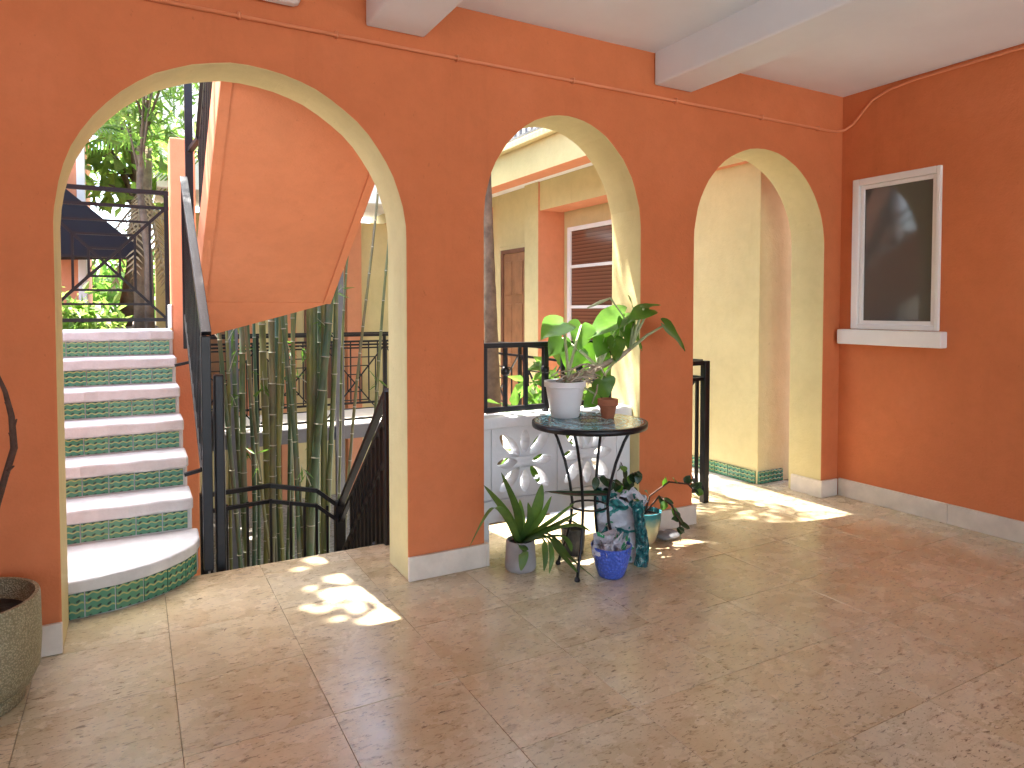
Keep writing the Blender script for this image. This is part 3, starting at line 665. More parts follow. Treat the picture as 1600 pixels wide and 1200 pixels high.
for k in (2, 4): MB().lathe([(.010, -.03), (.024, -.01), (.024, .01), (.010, .03)], (DX, 4.02 + 1.14 * (k + .6) / 10.4, .1 - .1 * k), 10).build('knuckle', 'iron', dr, smooth=True)
lo = thing('lower_landing_railing', 'low black iron guard rail in front of the bamboo at the sunken landing', 'railing', (.85, 5.17, -.9))
pts = [(.405, 5.12, .165), (.86, 5.22, .155), (1.19, 5.18, .085), (1.355, 5.165, -.055)]
for dz, t_ in ((0, .03), (-.115, .026), (-.78, .024)):
    for a, b_ in zip(pts, pts[1:]):
        MB().bar((a[0], a[1], a[2] + dz), (b_[0], b_[1], b_[2] + dz), t_, t_).build('rail', 'iron', lo)
for x in (.46, .56, .70, .86, 1.0, 1.10, 1.19, 1.27):
    z = .165 if x < .9 else .15 - (x - .9) * .25
    MB().bar((x, 5.19, -.90), (x, 5.19, z - .1), .018).build('baluster', 'iron', lo)
MB().bar((.415, 4.14, LOW), (.415, 4.14, 1.085), .055, .055).build('newel_post', 'iron', lo, bevel=.01)
MB().bar((.405, 5.12, LOW), (.405, 5.12, .18), .045, .045).build('post', 'iron', lo)
MB().bar((.412, 4.14, .98), (.405, 5.12, .165), .03, .03).build('rail', 'iron', lo)

# ================================================================== RAISED GARDEN, NEIGHBOUR WALL, AWNING
struct(MB().box(-30, .28, 6.43, 40, LOW, LZ - .06).build('garden_terrace', 'earth'))
nb = thing('neighbour_house', 'pale orange house wall with white corner behind the landing railing', 'house', (-2.2, 9.2, LZ))
box('wall', 'orange_out', nb, -5.0, -.52, 9.0, 12.0, LZ - .3, 6.0, 0)
box('corner_trim', 'white', nb, -.519, -.44, 8.97, 9.1, LZ - .3, 6.0, .005)
aw = thing('awning', 'navy blue canvas awning on the house wall behind the landing railing', 'awning', (-.75, 8.6, 2.1))
def awp(px, py): p = at(px, py, 8.55); return (p.x, p.z)
a_, b_, c_, d_ = awp(60, 262), awp(213, 384), awp(213, 402), awp(60, 402)
MB().prism([a_, b_, c_, d_], [], lambda u, v, w_: (u, 8.45 + w_, v), .5).build('canopy', 'awning', aw)
MB().bar((a_[0], 8.46, c_[1] - .01), (c_[0], 8.46, c_[1] - .01), .02).build('frame_bar', 'iron', aw)
MB().bar((c_[0] - .01, 8.46, c_[1] - .01), (c_[0] - .01, 8.94, c_[1] - .01), .02).build('frame_bar', 'iron', aw)

# ================================================================== RIGHT WING
wg = thing('apartment_wing', 'cream and orange apartment wing with gallery, right side of the courtyard', 'building', (4.6, 6.5, 0))
box('gallery_floor', 'pale_floor', wg, 3.60, 5.2, FE + .002, 11.195, -.18, -.004, .01)
box('wall', 'cream', wg, 4.50, 5.15, 3.93, 5.35, -.003, CEIL, .006)
box('wall', 'cream', wg, 4.78, 5.15, 5.352, 7.262, -.003, CEIL, 0)
box('wall', 'cream', wg, 4.47, 5.15, 7.61, 11.19, -.003, CEIL, 0)
pl = MB(); pl.box(4.40, 5.15, 7.27, 7.605, -.003, 3.022)
po = pl.build('pillar', ['cream', 'orange_out'], wg, bevel=0)
for p in po.data.polygons: p.material_index = 1 if abs(p.normal.y) > .5 else 0
pl = MB().box(4.25, 4.8, 8.62, 8.9, -.002, 2.885).build('pillar', ['cream', 'orange_out'], wg)
for p in pl.data.polygons: p.material_index = 1 if abs(p.normal.y) > .5 else 0
hb = MB().box(4.42, 4.76, 3.74, 7.265, 2.665, 3.02).build('header_beam', ['cream', 'orange_out'], wg)
for p in hb.data.polygons: p.material_index = 1 if p.normal.z < -.5 else 0
fb = MB().box(3.74, 3.96, 3.74, 12, 2.89, 3.28).build('fascia_beam', ['cream', 'orange_out'], wg)
for p in fb.data.polygons: p.material_index = 1 if p.normal.z < -.5 else 0
box('balcony_ledge', 'cream', wg, 3.66, 3.735, 3.74, 12, 3.21, 3.285, .012)
box('gallery_ceiling', 'white', wg, 3.962, 5.2, 3.74, 12, 3.02 + .003, 3.2, 0)
box('upper_wall', 'upper', wg, 4.7, 5.2, 3.8, 12, 3.29, 6.2, 0)
# door
dw = MB().box(4.435, 4.468, 7.62, 8.36, 0, 2.30).build('door', 'cream', wg, bevel=.01)
MB().box(4.40, 4.434, 8.20, 8.262, 0, 2.245).box(4.40, 4.434, 7.62, 8.199, 2.19, 2.245).build('door_frame', 'door_dark', dw, bevel=.004)
MB().box(4.418, 4.4335, 7.62, 8.195, 0, 2.185).build('door_leaf', 'door', dw)
for z0, z1 in ((.15, .62), (.72, 1.52), (1.64, 2.08)):
    for y0, y1 in ((7.97, 8.13), (7.68, 7.86)):
        MB().box(4.406, 4.4175, y0, y1, z0, z1).build('door_panel', 'door', dw, bevel=.008)
# window of the wing
ww = bpy.data.objects.new('window', None); col.objects.link(ww); ww.parent = wg; ww['_o'] = (4.77, 6.8, 1.2); ww.location = (Vector(ww['_o']) - Vector(wg['_o'])) * S
wa, wb_, wz0, wz1 = 6.08, 7.13, .95, 2.46
f = MB(); xa, xb = 4.735, 4.779
f.box(xa, xb, wb_ - .07, wb_, wz0, wz1); f.box(xa, xb, wa, wa + .05, wz0, wz1); f.box(xa, xb, wa + .05, wb_ - .07, wz1 - .05, wz1); f.box(xa, xb, wa + .05, wb_ - .07, wz0, wz0 + .05)
f.build('window_frame', 'white', ww, bevel=.004)
for z in (1.46, 1.955): MB().box(xa + .005, xb, wa + .051, wb_ - .071, z, z + .035).build('window_bar', 'white', ww)
for za, zb in ((wz0 + .05, 1.46), (1.496, 1.954), (1.991, wz1 - .05)): box('pane', 'blind', ww, xa + .02, xa + .028, wa + .051, wb_ - .071, za + .001, zb - .001, 0)
# skirting tiles of the passage
x = 4.494; y = 3.945
while y < 5.3:
    riser_tile(wg, 0, 0, 0, .002, .105, (x, y + .148), (x, y)); y += .15
for k in range(2): riser_tile(wg, 0, 0, 0, .002, .105, (4.50 + k * .15, 3.924), (4.65 + k * .15, 3.924))
# upper balcony railing
ub = thing('balcony_railing', 'blue-grey upper balcony railing of upright bars above the cream fascia', 'railing', (3.78, 7, 3.29))
MB().bar((3.79, 3.8, 4.2), (3.79, 12, 4.2), .05, .04).build('top_rail', 'steel', ub)
MB().bar((3.79, 3.8, 3.36), (3.79, 12, 3.36), .04, .03).build('bottom_rail', 'steel', ub)
for k in range(66): MB().bar((3.79, 4.0 + k * .12, 3.37), (3.79, 4.0 + k * .12, 4.19), .026).build('baluster', 'steel', ub)
# gallery guard rail
gr = thing('gallery_railing', 'black iron guard railing along the gallery edge, ending inside the right arch', 'railing', (3.655, 6, 0))
GX = 3.735
for z, t_ in ((1.055, .034), (.935, .024), (.10, .026)): MB().bar((GX, 3.80, z), (GX, 8.40, z), t_, t_).build('rail', 'iron', gr)
MB().bar((GX, 3.76, 0), (GX, 3.76, 1.065), .05, .05).build('post', 'iron', gr, bevel=.003)
for z, t_ in ((1.05, .034), (.93, .024), (.10, .026)): MB().bar((3.20, 3.76, z), (GX - .025, 3.76, z), t_, t_).build('rail', 'iron', gr)
for x in (3.25, 3.36, 3.47, 3.56, 3.655): MB().bar((x, 3.76, .1), (x, 3.76, .925), .02).build('baluster', 'iron', gr)
for k in range(1, 6):
    y0 = 3.80 + (k - 1) * .92
    MB().bar((GX, y0 + .92, 0), (GX, y0 + .92, 1.05), .034).build('post', 'iron', gr)
    deco(gr, (GX, y0 + .05, 0), (0, 1, 0), .12, .92, .82, 2, .018)

# ================================================================== BRIDGE AND REAR BUILDING
br = thing('footbridge', 'sunlit concrete walkway with grey steel edge crossing behind the bamboo', 'walkway', (2.0, 9.1, 0))
box('deck', 'pale_floor', br, .50, 3.598, 8.50, 9.85, -.10, -.002, .006)
box('edge_beam', 'steel', br, .50, 3.595, 8.44, 8.498, -.17, -.004, .004)
for x in (2.17, .95): box('column', 'steel', br, x, x + .10, 8.36, 8.438, LOW, 3.2, .004)
bw = thing('bridge_railing', 'black iron railing with horizontal bars along the sunlit walkway', 'railing', (2.0, 8.52, 0))
for z, t_ in ((1.12, .034), (1.0, .024), (.96, .02), (.06, .024)): MB().bar((.5, 8.53, z), (3.60, 8.53, z), t_, t_).build('rail', 'iron', bw)
for k in range(4):
    x0 = .5 + k * .78
    MB().bar((x0, 8.53, 0), (x0, 8.53, 1.11), .036).build('post', 'iron', bw); deco(bw, (x0 + .03, 8.53, 0), (1, 0, 0), .08, .95, .72, 3, .018)
bw2 = thing('rear_walkway_railing', 'farther black iron railing on the back edge of the walkway', 'railing', (2.0, 9.8, 0))
for z in (1.1, .98, .08): MB().bar((.5, 9.82, z), (3.55, 9.82, z), .03).build('rail', 'iron', bw2)
for k in range(22): MB().bar((.6 + k * .135, 9.82, .09), (.6 + k * .135, 9.82, .97), .018).build('baluster', 'iron', bw2)
rb = thing('rear_building', 'cream rear building with orange pillars across the courtyard', 'building', (2.0, 11.4, LOW))
box('wall', 'cream', rb, .3, 5.14, 11.2, 11.5, LOW, 2.885, 0)
for x in (.55, 1.35, 2.0, 3.05): box('pillar', 'orange_out', rb, x, x + .24, 11.02, 11.198, LOW, 2.885, .006)
for x in (.85, 2.40): 
    w_ = MB().box(x, x + .42, 11.15, 11.198, .0, 2.05).build('doorway', 'door_dark', rb); box('door_panel', 'door', w_, x + .06, x + .36, 11.135, 11.149, .1, 1.95, .004)
box('balcony_slab', 'white', rb, .3, 3.65, 9.95, 11.6, 3.02, 3.42, .01)
box('upper_wall', 'white', rb, .3, 3.7, 11.3, 11.6, 3.43, 5.0, 0)
rr_ = thing('rear_balcony_railing', 'white railing of upright bars on the rear building upper balcony', 'railing', (2, 10, 3.43))
MB().bar((.3, 10.0, 4.35), (3.6, 10.0, 4.35), .05).build('top_rail', 'white', rr_)
for k in range(28): MB().bar((.35 + k * .12, 10.0, 3.422), (.35 + k * .12, 10.0, 4.33), .03).build('baluster', 'white', rr_)

# ================================================================== VEGETATION
def cards(centers, size, aspect, droop=.3, narrow=False, name='foliage', m='leaf', parent=None, up=.35):
    n = len(centers); ln = size * rng.uniform(.6, 1.3, n)
    d = rng.normal(size=(n, 3)); d[:, 2] -= droop; d /= np.linalg.norm(d, axis=1)[:, None]
    q = rng.normal(size=(n, 3)); q[:, 2] += up * 3; s_ = np.cross(d, q); s_ /= np.linalg.norm(s_, axis=1)[:, None]
    nn = np.cross(s_, d); wd = ln * aspect
    b_ = centers; t_ = centers + d * ln[:, None]; mid = centers + d * (ln * .42)[:, None]
    l_ = mid - s_ * (wd / 2)[:, None] + nn * (wd * .18)[:, None]; r_ = mid + s_ * (wd / 2)[:, None] + nn * (wd * .18)[:, None]
    V = np.stack([b_, l_, t_, r_], 1).reshape(-1, 3)
    mb = MB(); mb.v = [tuple(x) for x in V]; i = np.arange(n) * 4
    mb.f = [t for a in i.tolist() for t in ((a, a + 1, a + 2), (a, a + 2, a + 3))]; mb.mi = [0] * (2 * n)
    o = mb.build(name, m, parent, smooth=False, fix=False); o['kind'] = 'stuff'; return o
def clumpy(c, rad, n, k, spread):
    c, rad = np.array(c), np.array(rad)
    u = rng.normal(size=(k, 3)); u /= np.linalg.norm(u, axis=1)[:, None]; cc = c + u * rad * (rng.uniform(.25, 1, (k, 1)) ** .6)
    i = rng.integers(0, k, n); return cc[i] + rng.normal(size=(n, 3)) * spread, cc
def tree(label, base, h, crown, rad, n, k, spread, size, aspect, m='leaf', r=.09, group='trees behind the landing', bark='bark'):
    t = thing('tree', label, 'tree', base, group)
    P_, cc = clumpy(crown, rad, n, k, spread)
    b = Vector(base); c = Vector(crown); mid = b.lerp(c, .55) + Vector((random.uniform(-.1, .1), random.uniform(-.1, .1), 0))
    tr = MB().tube([b - Vector((0, 0, .1)), b.lerp(mid, .5) + Vector((.04, -.03, 0)), mid, c], [r, r * .85, r * .65, r * .25], 9)
    for q in cc[:14]:
        q = Vector(q); a0 = mid.lerp(c, random.uniform(0, .7)); tr.tube([a0, a0.lerp(q, .5) + Vector((0, 0, .12)), q], [r * .3, r * .2, r * .07], 5)
    tr.build('trunk', bark, t, smooth=True)
    cards(P_, size, aspect, parent=t, name='crown', m=m); return t
tree('broad-leaved tree with forked trunk directly behind the landing railing', (-.12, 10.2, LZ - .05), 5, (.1, 10.2, 3.8), (.75, .7, 1.3), 400, 20, .2, .30, .42, 'leaf2', .10)
tree('pale feathery tree rising above the flat-topped orange pillar', (.75, 12.6, LOW), 6, (.55, 12.4, 4.8), (1.1, .8, 1.8), 3200, 46, .2, .24, .2, 'leaf2', .09)
tree('slender tree with fine bright leaves left of the dark stair post', (.16, 8.4, LZ - .05), 5, (.2, 8.3, 4.0), (.5, .45, .9), 1300, 28, .16, .2, .2, 'leaf2', .05)
tree('overhanging tree with high leafy crown shading the stairs', (-1.75, 8.0, LZ - .05), 7, (-1.70, 5.9, 6.6), (.85, 1.7, .7), 8500, 84, .2, .26, .42, 'leaf', .12)
tree('low bushy tree far off behind the awning and garden', (-1.6, 17, LZ - .05), 7, (-1.0, 17, 2.0), (2.2, 1.0, .5), 700, 30, .4, .42, .45, 'leaf', .16)
# fallen and dry palm near the landing
dp = thing('palm', 'grey-trunked palm with hanging dry fronds behind the landing railing', 'palm', (.12, 8.9, LZ - .06), 'trees behind the landing')
MB().tube([(.12, 8.9, LZ - .1), (.10, 8.9, 1.9), (.13, 8.92, 2.5), (.15, 8.95, 3.3)], [.11, .085, .08, .08], 12).build('trunk', 'trunk', dp, smooth=True)
def frond(base, dirv, L, droop, nl, ll, m, parent, name='frond', width=.03):
    b = Vector(base); d = Vector(dirv).normalized(); mb = MB(); pts = [b + d * L * t_ + Vector((0, 0, -droop * t_ * t_ * L)) for t_ in np.linspace(0, 1, 9)]
    mb.tube(pts, [.014, .013, .012, .011, .01, .008, .007, .005, .003], 5)
    for k in range(nl):
        t_ = .12 + .88 * k / nl; i = min(int(t_ * 8), 7); p = pts[i].lerp(pts[i + 1], t_ * 8 - i); tg = (pts[i + 1] - pts[i]).normalized()
        s_ = tg.cross(Vector((0, 0, 1))).normalized(); l2 = ll * (1 - .55 * abs(t_ - .35) * 1.2)
        for sg in (-1, 1):
            e = p + (s_ * sg * .8 + tg * .55 + Vector((0, 0, -.35))) .normalized() * l2; w2 = tg * width / 2
            mb.add([p - w2, p + w2, e, (p + e) / 2 - w2 * 1.2], [(0, 1, 2), (0, 2, 3)])
    return mb.build(name, m, parent, fix=False)
for k in range(9):
    a = k * .7 + .3; frond((.14, 8.93, 2.75 + .05 * (k % 4)), (math.cos(a) * .45, math.sin(a) * .45, -.9 if k % 2 else -.5), .95, .35, 16, .2, 'dry', dp)
for k in range(5):
    a = k * 1.3; frond((.15, 8.95, 3.3), (math.cos(a), math.sin(a), .55), 1.3, .7, 24, .34, 'leaf', dp)
# low garden leaves at the railing foot
gp = thing('garden_shrub', 'low green shrub at the foot of the landing railing', 'shrub', (-.35, 6.9, LZ - .06))
P_, cc = clumpy((-.42, 6.85, LZ + .08), (.32, .2, .13), 420, 16, .06); cards(P_, .12, .4, parent=gp, name='foliage', m='leaf2')
MB().tube([(-.42, 6.85, LZ - .08), (-.42, 6.85, LZ + .1)], .012, 6).build('stem', 'bark', gp)
sh = thing('courtyard_shrub', 'leafy green shrub beyond the parapet railing', 'shrub', (2.95, 4.75, LOW))
P_, cc = clumpy((3.0, 4.78, .52), (.30, .3, .42), 420, 22, .10); cards(P_, .17, .45, parent=sh, name='foliage', m='leaf')
MB().tube([(2.95, 4.75, LOW), (2.97, 4.77, -.4), (3.0, 4.8, .6)], [.04, .03, .012], 7).build('stem', 'bark', sh)
# palm by the middle arch
pm = thing('courtyard_palm', 'ringed brown palm trunk at the left edge of the middle arch', 'palm', (3.05, 6.1, LOW))
base = at(778, 845, 6.1); top = at(761, 330, 6.1)
pp_, rr2 = [], []
for k in range(64):
    t_ = k / 63; z = LOW - .05 + t_ * 7.6
    x = base.x + (top.x - base.x) * (z - base.z) / (top.z - base.z)
    pp_.append((x, 6.1, z)); rr2.append((.098 - .045 * min(1, max(0, (z + 1.2) / 3.6))) * (1 + .05 * (k % 2)))
MB().tube(pp_, rr2, 14).build('trunk', 'trunk', pm, smooth=True)
for k in range(14):
    a = k * 2.4; frond(pp_[-1], (math.cos(a), math.sin(a), .5 - .06 * k), 1.7, .55, 26, .42, 'leaf', pm)
# bamboo
bc = thing('bamboo_clump', 'dense clump of green and yellow bamboo culms rising behind the sunken stair', 'bamboo', (1.1, 5.9, LOW))
culms = [(px1, px2, Y_, w_ * Y_ * .80 / 2138) for px1, px2, Y_, w_ in [   # px at y=845, px at y=480, distance, apparent width
 (371, 341, 6.8, 8), (385, 377, 7.0, 11), (396, 389, 7.5, 8), (419, 379, 6.75, 6), (416, 412, 7.1, 13), (424, 426, 6.9, 12), (436, 432, 7.3, 10), (441, 436, 6.85, 8), (468, 441, 6.8, 8), (473, 455, 7.0, 8),
 (478, 493, 7.2, 10), (487, 512, 6.8, 15), (493, 500, 7.1, 13), (513, 523, 6.85, 10), (536, 571, 6.2, 6), (568, 600, 6.4, 6.5), (381, 362, 7.7, 8), (432, 420, 7.7, 9), (484, 486, 7.7, 8), (404, 398, 7.9, 6), (448, 462, 7.4, 7), (456, 448, 7.9, 8), (362, 352, 7.3, 6), (500, 484, 7.6, 6), (426, 444, 8.0, 7), (524, 540, 7.2, 5)]]
tw = []
for (pa, pb, Y_, r_) in culms:
    a = at(pa, 845, Y_); b = at(pb, 480, Y_); d = (b - a) / (b.z - a.z)
    zt = random.uniform(4.6, 6.2); n = 34; mb = MB(); pts, rs = [], []
    z = LOW - .05; gap = random.uniform(.22, .42); ring = []; wob = random.uniform(.008, .028)
    ph = random.uniform(0, 6)
    def P3(z_):
        e = max(0, (z_ - 2.2)); return Vector((a.x + d.x * (z_ - a.z) + wob * math.sin(z_ * 1.7 + ph) + .02 * e * e * math.sin(ph), Y_ + .012 * math.cos(z_ * 2 + ph) + .02 * e * e * math.cos(ph), z_))
    while z < zt:
        f_ = 1 - .72 * max(0, (z - .5) / (zt - .5)) if z > .5 else 1
        for dz, kk in ((0, 1.0), (gap - .03, .98), (gap - .016, 1.16), (gap - .006, 1.02)):
            if z + dz < zt: pts.append(P3(z + dz)); rs.append(r_ * f_ * kk)
        ring.append((z + gap - .018, r_ * f_)); z += gap
    mb.tube(pts, rs, 10)
    for z_, q in ring:
        if z_ < zt - .1: mb.tube([P3(z_ - .004), P3(z_ + .004)], [q * 1.17, q * 1.17], 10, mi=1)
    mb.build('culm', ['bamboo', 'bnode'], bc, smooth=True, fix=False)
    for _ in range(2):
        z_ = random.choice(ring)[0]
        if -.4 < z_ < 3:
            p = P3(z_); dv = Vector((random.uniform(-1, 1), random.uniform(-1, .2), random.uniform(.4, 1.2))).normalized(); tw.append((p, p + dv * random.uniform(.18, .4)))
TP = []
for p, e in tw:
    MB().tube([p, p.lerp(e, .5) + Vector((0, 0, .02)), e], [.006, .004, .0015], 5).build('twig', 'bnode', bc)
    TP += [np.array(p.lerp(e, random.uniform(.4, 1))) for _ in range(7)]
cards(np.array(TP), .15, .14, droop=.6, parent=bc, name='twig_leaves', m='bleaf')
for (ex, ey, ez) in ((1.75, 4.85, 5.9), (1.95, 5.1, 5.6), (2.45, 4.95, 5.9)):   # unseen culms added overhead to carry leaves that shade the arches
    b0 = Vector((1.5 + .2 * (ex - 1.7), 6.9, LOW)); MB().tube([b0, b0 + Vector((.02, -.02, 3.0)), b0 + Vector((.05, -.25, 5.6)), Vector((ex, ey + .9, 6.7)), Vector((ex, ey, ez))], [.035, .032, .026, .016, .006], 8).build('culm', 'bamboo', bc, smooth=True)
P_ = []
for k in range(14):
    c = np.array([random.uniform(1.5, 2.1), random.uniform(4.55, 5.3), random.uniform(5.4, 6.3)]); P_.append(c + rng.normal(size=(30, 3)) * .15)  # added leaves out of view, placed to part-shade the middle arch jamb
for k in range(16):
    c = np.array([random.uniform(2.2, 2.75), random.uniform(4.7, 5.2), random.uniform(5.6, 6.3)]); P_.append(c + rng.normal(size=(30, 3)) * .14)  # more added leaves, breaking up the sun patch at the right arch
for k in range(90):
    c = np.array([random.uniform(.4, 2.2), random.uniform(6.4, 8.2), random.uniform(3.4, 6.2)]); P_.append(c + rng.normal(size=(45, 3)) * .16)
cards(np.concatenate(P_), .2, .14, droop=.7, parent=bc, name='foliage', m='bleaf')  # the clump's own crown together with the added shading leaves

# ================================================================== TABLE
TCX, TCY, TZ = 2.20, 3.085, .835
tb = thing('mosaic_table', 'round bistro table with blue mosaic top and thin black iron legs', 'table', (TCX, TCY, 0))
MB().lathe([(.305, TZ - .012), (.305, TZ)], (TCX, TCY, 0), 64).build('mosaic_top', 'mosaic', tb, origin=(TCX, TCY, TZ))
MB().lathe([(.30, TZ - .034), (.316, TZ - .032), (.319, TZ - .018), (.318, TZ - .002), (.306, TZ - .001), (.306, TZ - .014), (.30, TZ - .016)], (TCX, TCY, 0), 64).build('rim', 'iron', tb, smooth=True)
for az in (215, 125, 35, 325):
    a = R(az); prof = [(.235, TZ - .03), (.19, .72), (.145, .60), (.115, .48), (.10, .37), (.108, .27), (.135, .16), (.17, .06), (.185, .008)]
    MB().tube([(TCX + r_ * math.cos(a), TCY + r_ * math.sin(a), z) for r_, z in prof], .0085, 8).build('leg', 'iron', tb, smooth=True)
    MB().lathe([(.014, 0), (.016, .008), (.010, .022)], (TCX + .185 * math.cos(a), TCY + .185 * math.sin(a), 0), 10).build('foot', 'iron', tb)
MB().tube([(TCX + .104 * math.cos(2 * math.pi * k / 24), TCY + .104 * math.sin(2 * math.pi * k / 24), .36) for k in range(25)], .006, 6).build('leg_ring', 'iron', tb, smooth=True)

# ================================================================== PLANTS AND POTS
def pot(parent, c, prof, m, soil_z=None, soil_r=None, n=44, name='pot'):
    MB().lathe(prof, c, n).build(name, m, parent, smooth=True).modifiers.new('edge', 'EDGE_SPLIT').split_angle = R(50)
    if soil_z: MB().lathe([(soil_r, soil_z - .01), (soil_r * .99, soil_z), (soil_r * .5, soil_z + .008), (.004, soil_z + .01)], c, 24).build('soil', 'soil', parent, smooth=True)
def wallprof(rb, rt, h, t=.008, lip=0, lh=.02):
    p = [(rb * .92, 0), (rb, .008)]
    if lip: p += [(rt - .001 * 3, h - lh - .004), (rt + lip, h - lh), (rt + lip, h)]
    else: p += [(rb + (rt - rb) * .5, h * .5), (rt, h)]
    return p + [(rt - t, h), (rt - t - .002, h - .03), (rb - t, .03), (.002, .028)]
def leaf(base, tip, width, nrm, m, parent, heart=True, fold=.18, curl=.15, name='leaf', thick=0):
    """broad leaf: a grid along the midrib, folded and curled"""
    b, t = Vector(base), Vector(tip); L = (t - b).length; d = (t - b).normalized(); n = Vector(nrm); n = (n - d * n.dot(d)).normalized(); s_ = d.cross(n)
    if heart: prof = [(-.16, .30), (-.10, .46), (.02, .60), (.16, .63), (.34, .58), (.52, .47), (.70, .32), (.86, .15), (1.0, .012)]
    else: prof = [(0, .06), (.1, .25), (.25, .42), (.42, .5), (.6, .46), (.78, .32), (.9, .17), (1.0, .01)]
    V = []; F = []
    for i, (u, w_) in enumerate(prof):
        for j, q in enumerate((-1, -.55, 0, .55, 1)):
            uu = u
            if heart and u < 0 and j == 2: uu = 0.0
            if heart and i == 1 and j == 2: uu = .02
            z = fold * abs(q) * w_ * width - curl * L * max(0, uu) ** 2 + .04 * width * math.sin(uu * 9 + j)
            V.append(b + d * (uu * L) + s_ * (q * w_ * width) + n * z)
    for i in range(len(prof) - 1):
        for j in range(4): F.append((i * 5 + j, i * 5 + j + 1, i * 5 + j + 6, i * 5 + j + 5))
    return MB().add(V, F).build(name, m, parent, smooth=True, fix=False)
def strap(pts, width, m, parent, name='leaf', nrm=(0, 0, 1), keel=.25):
    P_ = [Vector(p) for p in pts]; n = 14; C_ = []
    for k in range(n + 1):   # Catmull-like smoothing through the points
        t_ = k / n * (len(P_) - 1); i = min(int(t_), len(P_) - 2); f_ = t_ - i
        p0 = P_[max(i - 1, 0)]; p1 = P_[i]; p2 = P_[i + 1]; p3 = P_[min(i + 2, len(P_) - 1)]
        C_.append(.5 * ((2 * p1) + (p2 - p0) * f_ + (2 * p0 - 5 * p1 + 4 * p2 - p3) * f_ ** 2 + (3 * p1 - p0 - 3 * p2 + p3) * f_ ** 3))
    V, F = [], []
    for k, c in enumerate(C_):
        u = k / n; tg = (C_[min(k + 1, n)] - C_[max(k - 1, 0)]).normalized(); nn = Vector(nrm); s_ = tg.cross(nn); s_ = s_.normalized() if s_.length > .05 else Vector((1, 0, 0))
        w_ = width * (.45 + .55 * math.sin(min(1, u * 1.7) * math.pi / 2)) * (1 - u ** 3.5) * .5 + .0006; up_ = s_.cross(tg).normalized()
        V += [c - s_ * w_ + up_ * w_ * keel, c, c + s_ * w_ + up_ * w_ * keel]
    for k in range(n):
        for j in range(2): F.append((k * 3 + j, k * 3 + j + 1, k * 3 + j + 4, k * 3 + j + 3))
    return MB().add(V, F).build(name, m, parent, smooth=True, fix=False)

# philodendron on the table
PX, PY = 2.15, 3.255
ph = thing('philodendron_in_pot', 'philodendron with big green leaves in a white plastic pot on table', 'potted plant', (PX, PY, TZ))
pot(ph, (PX, PY, TZ + .001), wallprof(.082, .112, .205, .006, .007, .03), 'pwhite', .185, .103)
root = Vector((PX + .02, PY, TZ + .20))
stem = [root, at(905, 588, 3.32), at(935, 574, 3.36), at(965, 560, 3.38), at(985, 545, 3.36)]
MB().tube(stem, [.020, .022, .020, .018, .012], 10).build('stem', 'root', ph, smooth=True)
def A(px, py, Y_): return at(px, py, Y_)
LV = [  # place along stem, leaf base, tip, width, facing
 (0, (880, 505, 3.42), (846, 524, 3.36), .20, (-.3, -.55, .8)),
 (0, (908, 508, 3.44), (906, 545, 3.36), .17, (-.1, -.75, .65)),
 (1, (976, 490, 3.44), (918, 520, 3.36), .20, (.15, -.45, .9)),
 (2, (972, 500, 3.40), (990, 548, 3.36), .20, (.3, -.8, .4)),
 (2, (952, 508, 3.46), (944, 555, 3.44), .20, (-.2, -.9, .3)),
 (3, (990, 505, 3.36), (989, 461, 3.38), .15, (.75, -.65, .1)),
 (3, (1014, 484, 3.30), (982, 497, 3.24), .13, (.2, -.45, .85)),
 (3, (1006, 480, 3.30), (1032, 473, 3.26), .07, (.2, -.4, .9)),
 (3, (1038, 508, 3.22), (1077, 544, 3.18), .14, (.5, -.8, .35)),
 (1, (944, 528, 3.40), (934, 556, 3.34), .15, (0, -.7, .7)),
 (2, (940, 594, 3.24), (950, 624, 3.22), .16, (-.1, -1, .1)),
 (0, (930, 616, 3.24), (914, 636, 3.22), .12, (0, -1, .2)),
 (0, (898, 545, 3.44), (888, 582, 3.46), .17, (-.3, -.9, .3)),
 (1, (930, 545, 3.44), (920, 590, 3.44), .20, (0, -.9, .4)),
 (1, (878, 528, 3.46), (858, 556, 3.46), .14, (-.3, -.8, .5)),
 (2, (988, 516, 3.42), (1008, 546, 3.40), .15, (.5, -.8, .3)),
 (0, (938, 570, 3.38), (954, 604, 3.38), .16, (.1, -.9, .3)),
 (1, (960, 530, 3.36), (966, 566, 3.32), .15, (.1, -.85, .4)),
]
for si, bp, tp, wd, nr in LV:
    b = A(*bp); t_ = A(*tp); r0 = stem[si + 1] if si else root + Vector((random.uniform(-.02, .03), 0, 0))
    leaf(b, t_, wd * .82, nr, 'pleaf', ph)
    MB().tube([r0, r0.lerp(b, .5) + Vector((0, 0, .012)), b], [.0105, .0088, .006], 8).build('petiole', 'petiole', ph, smooth=True)
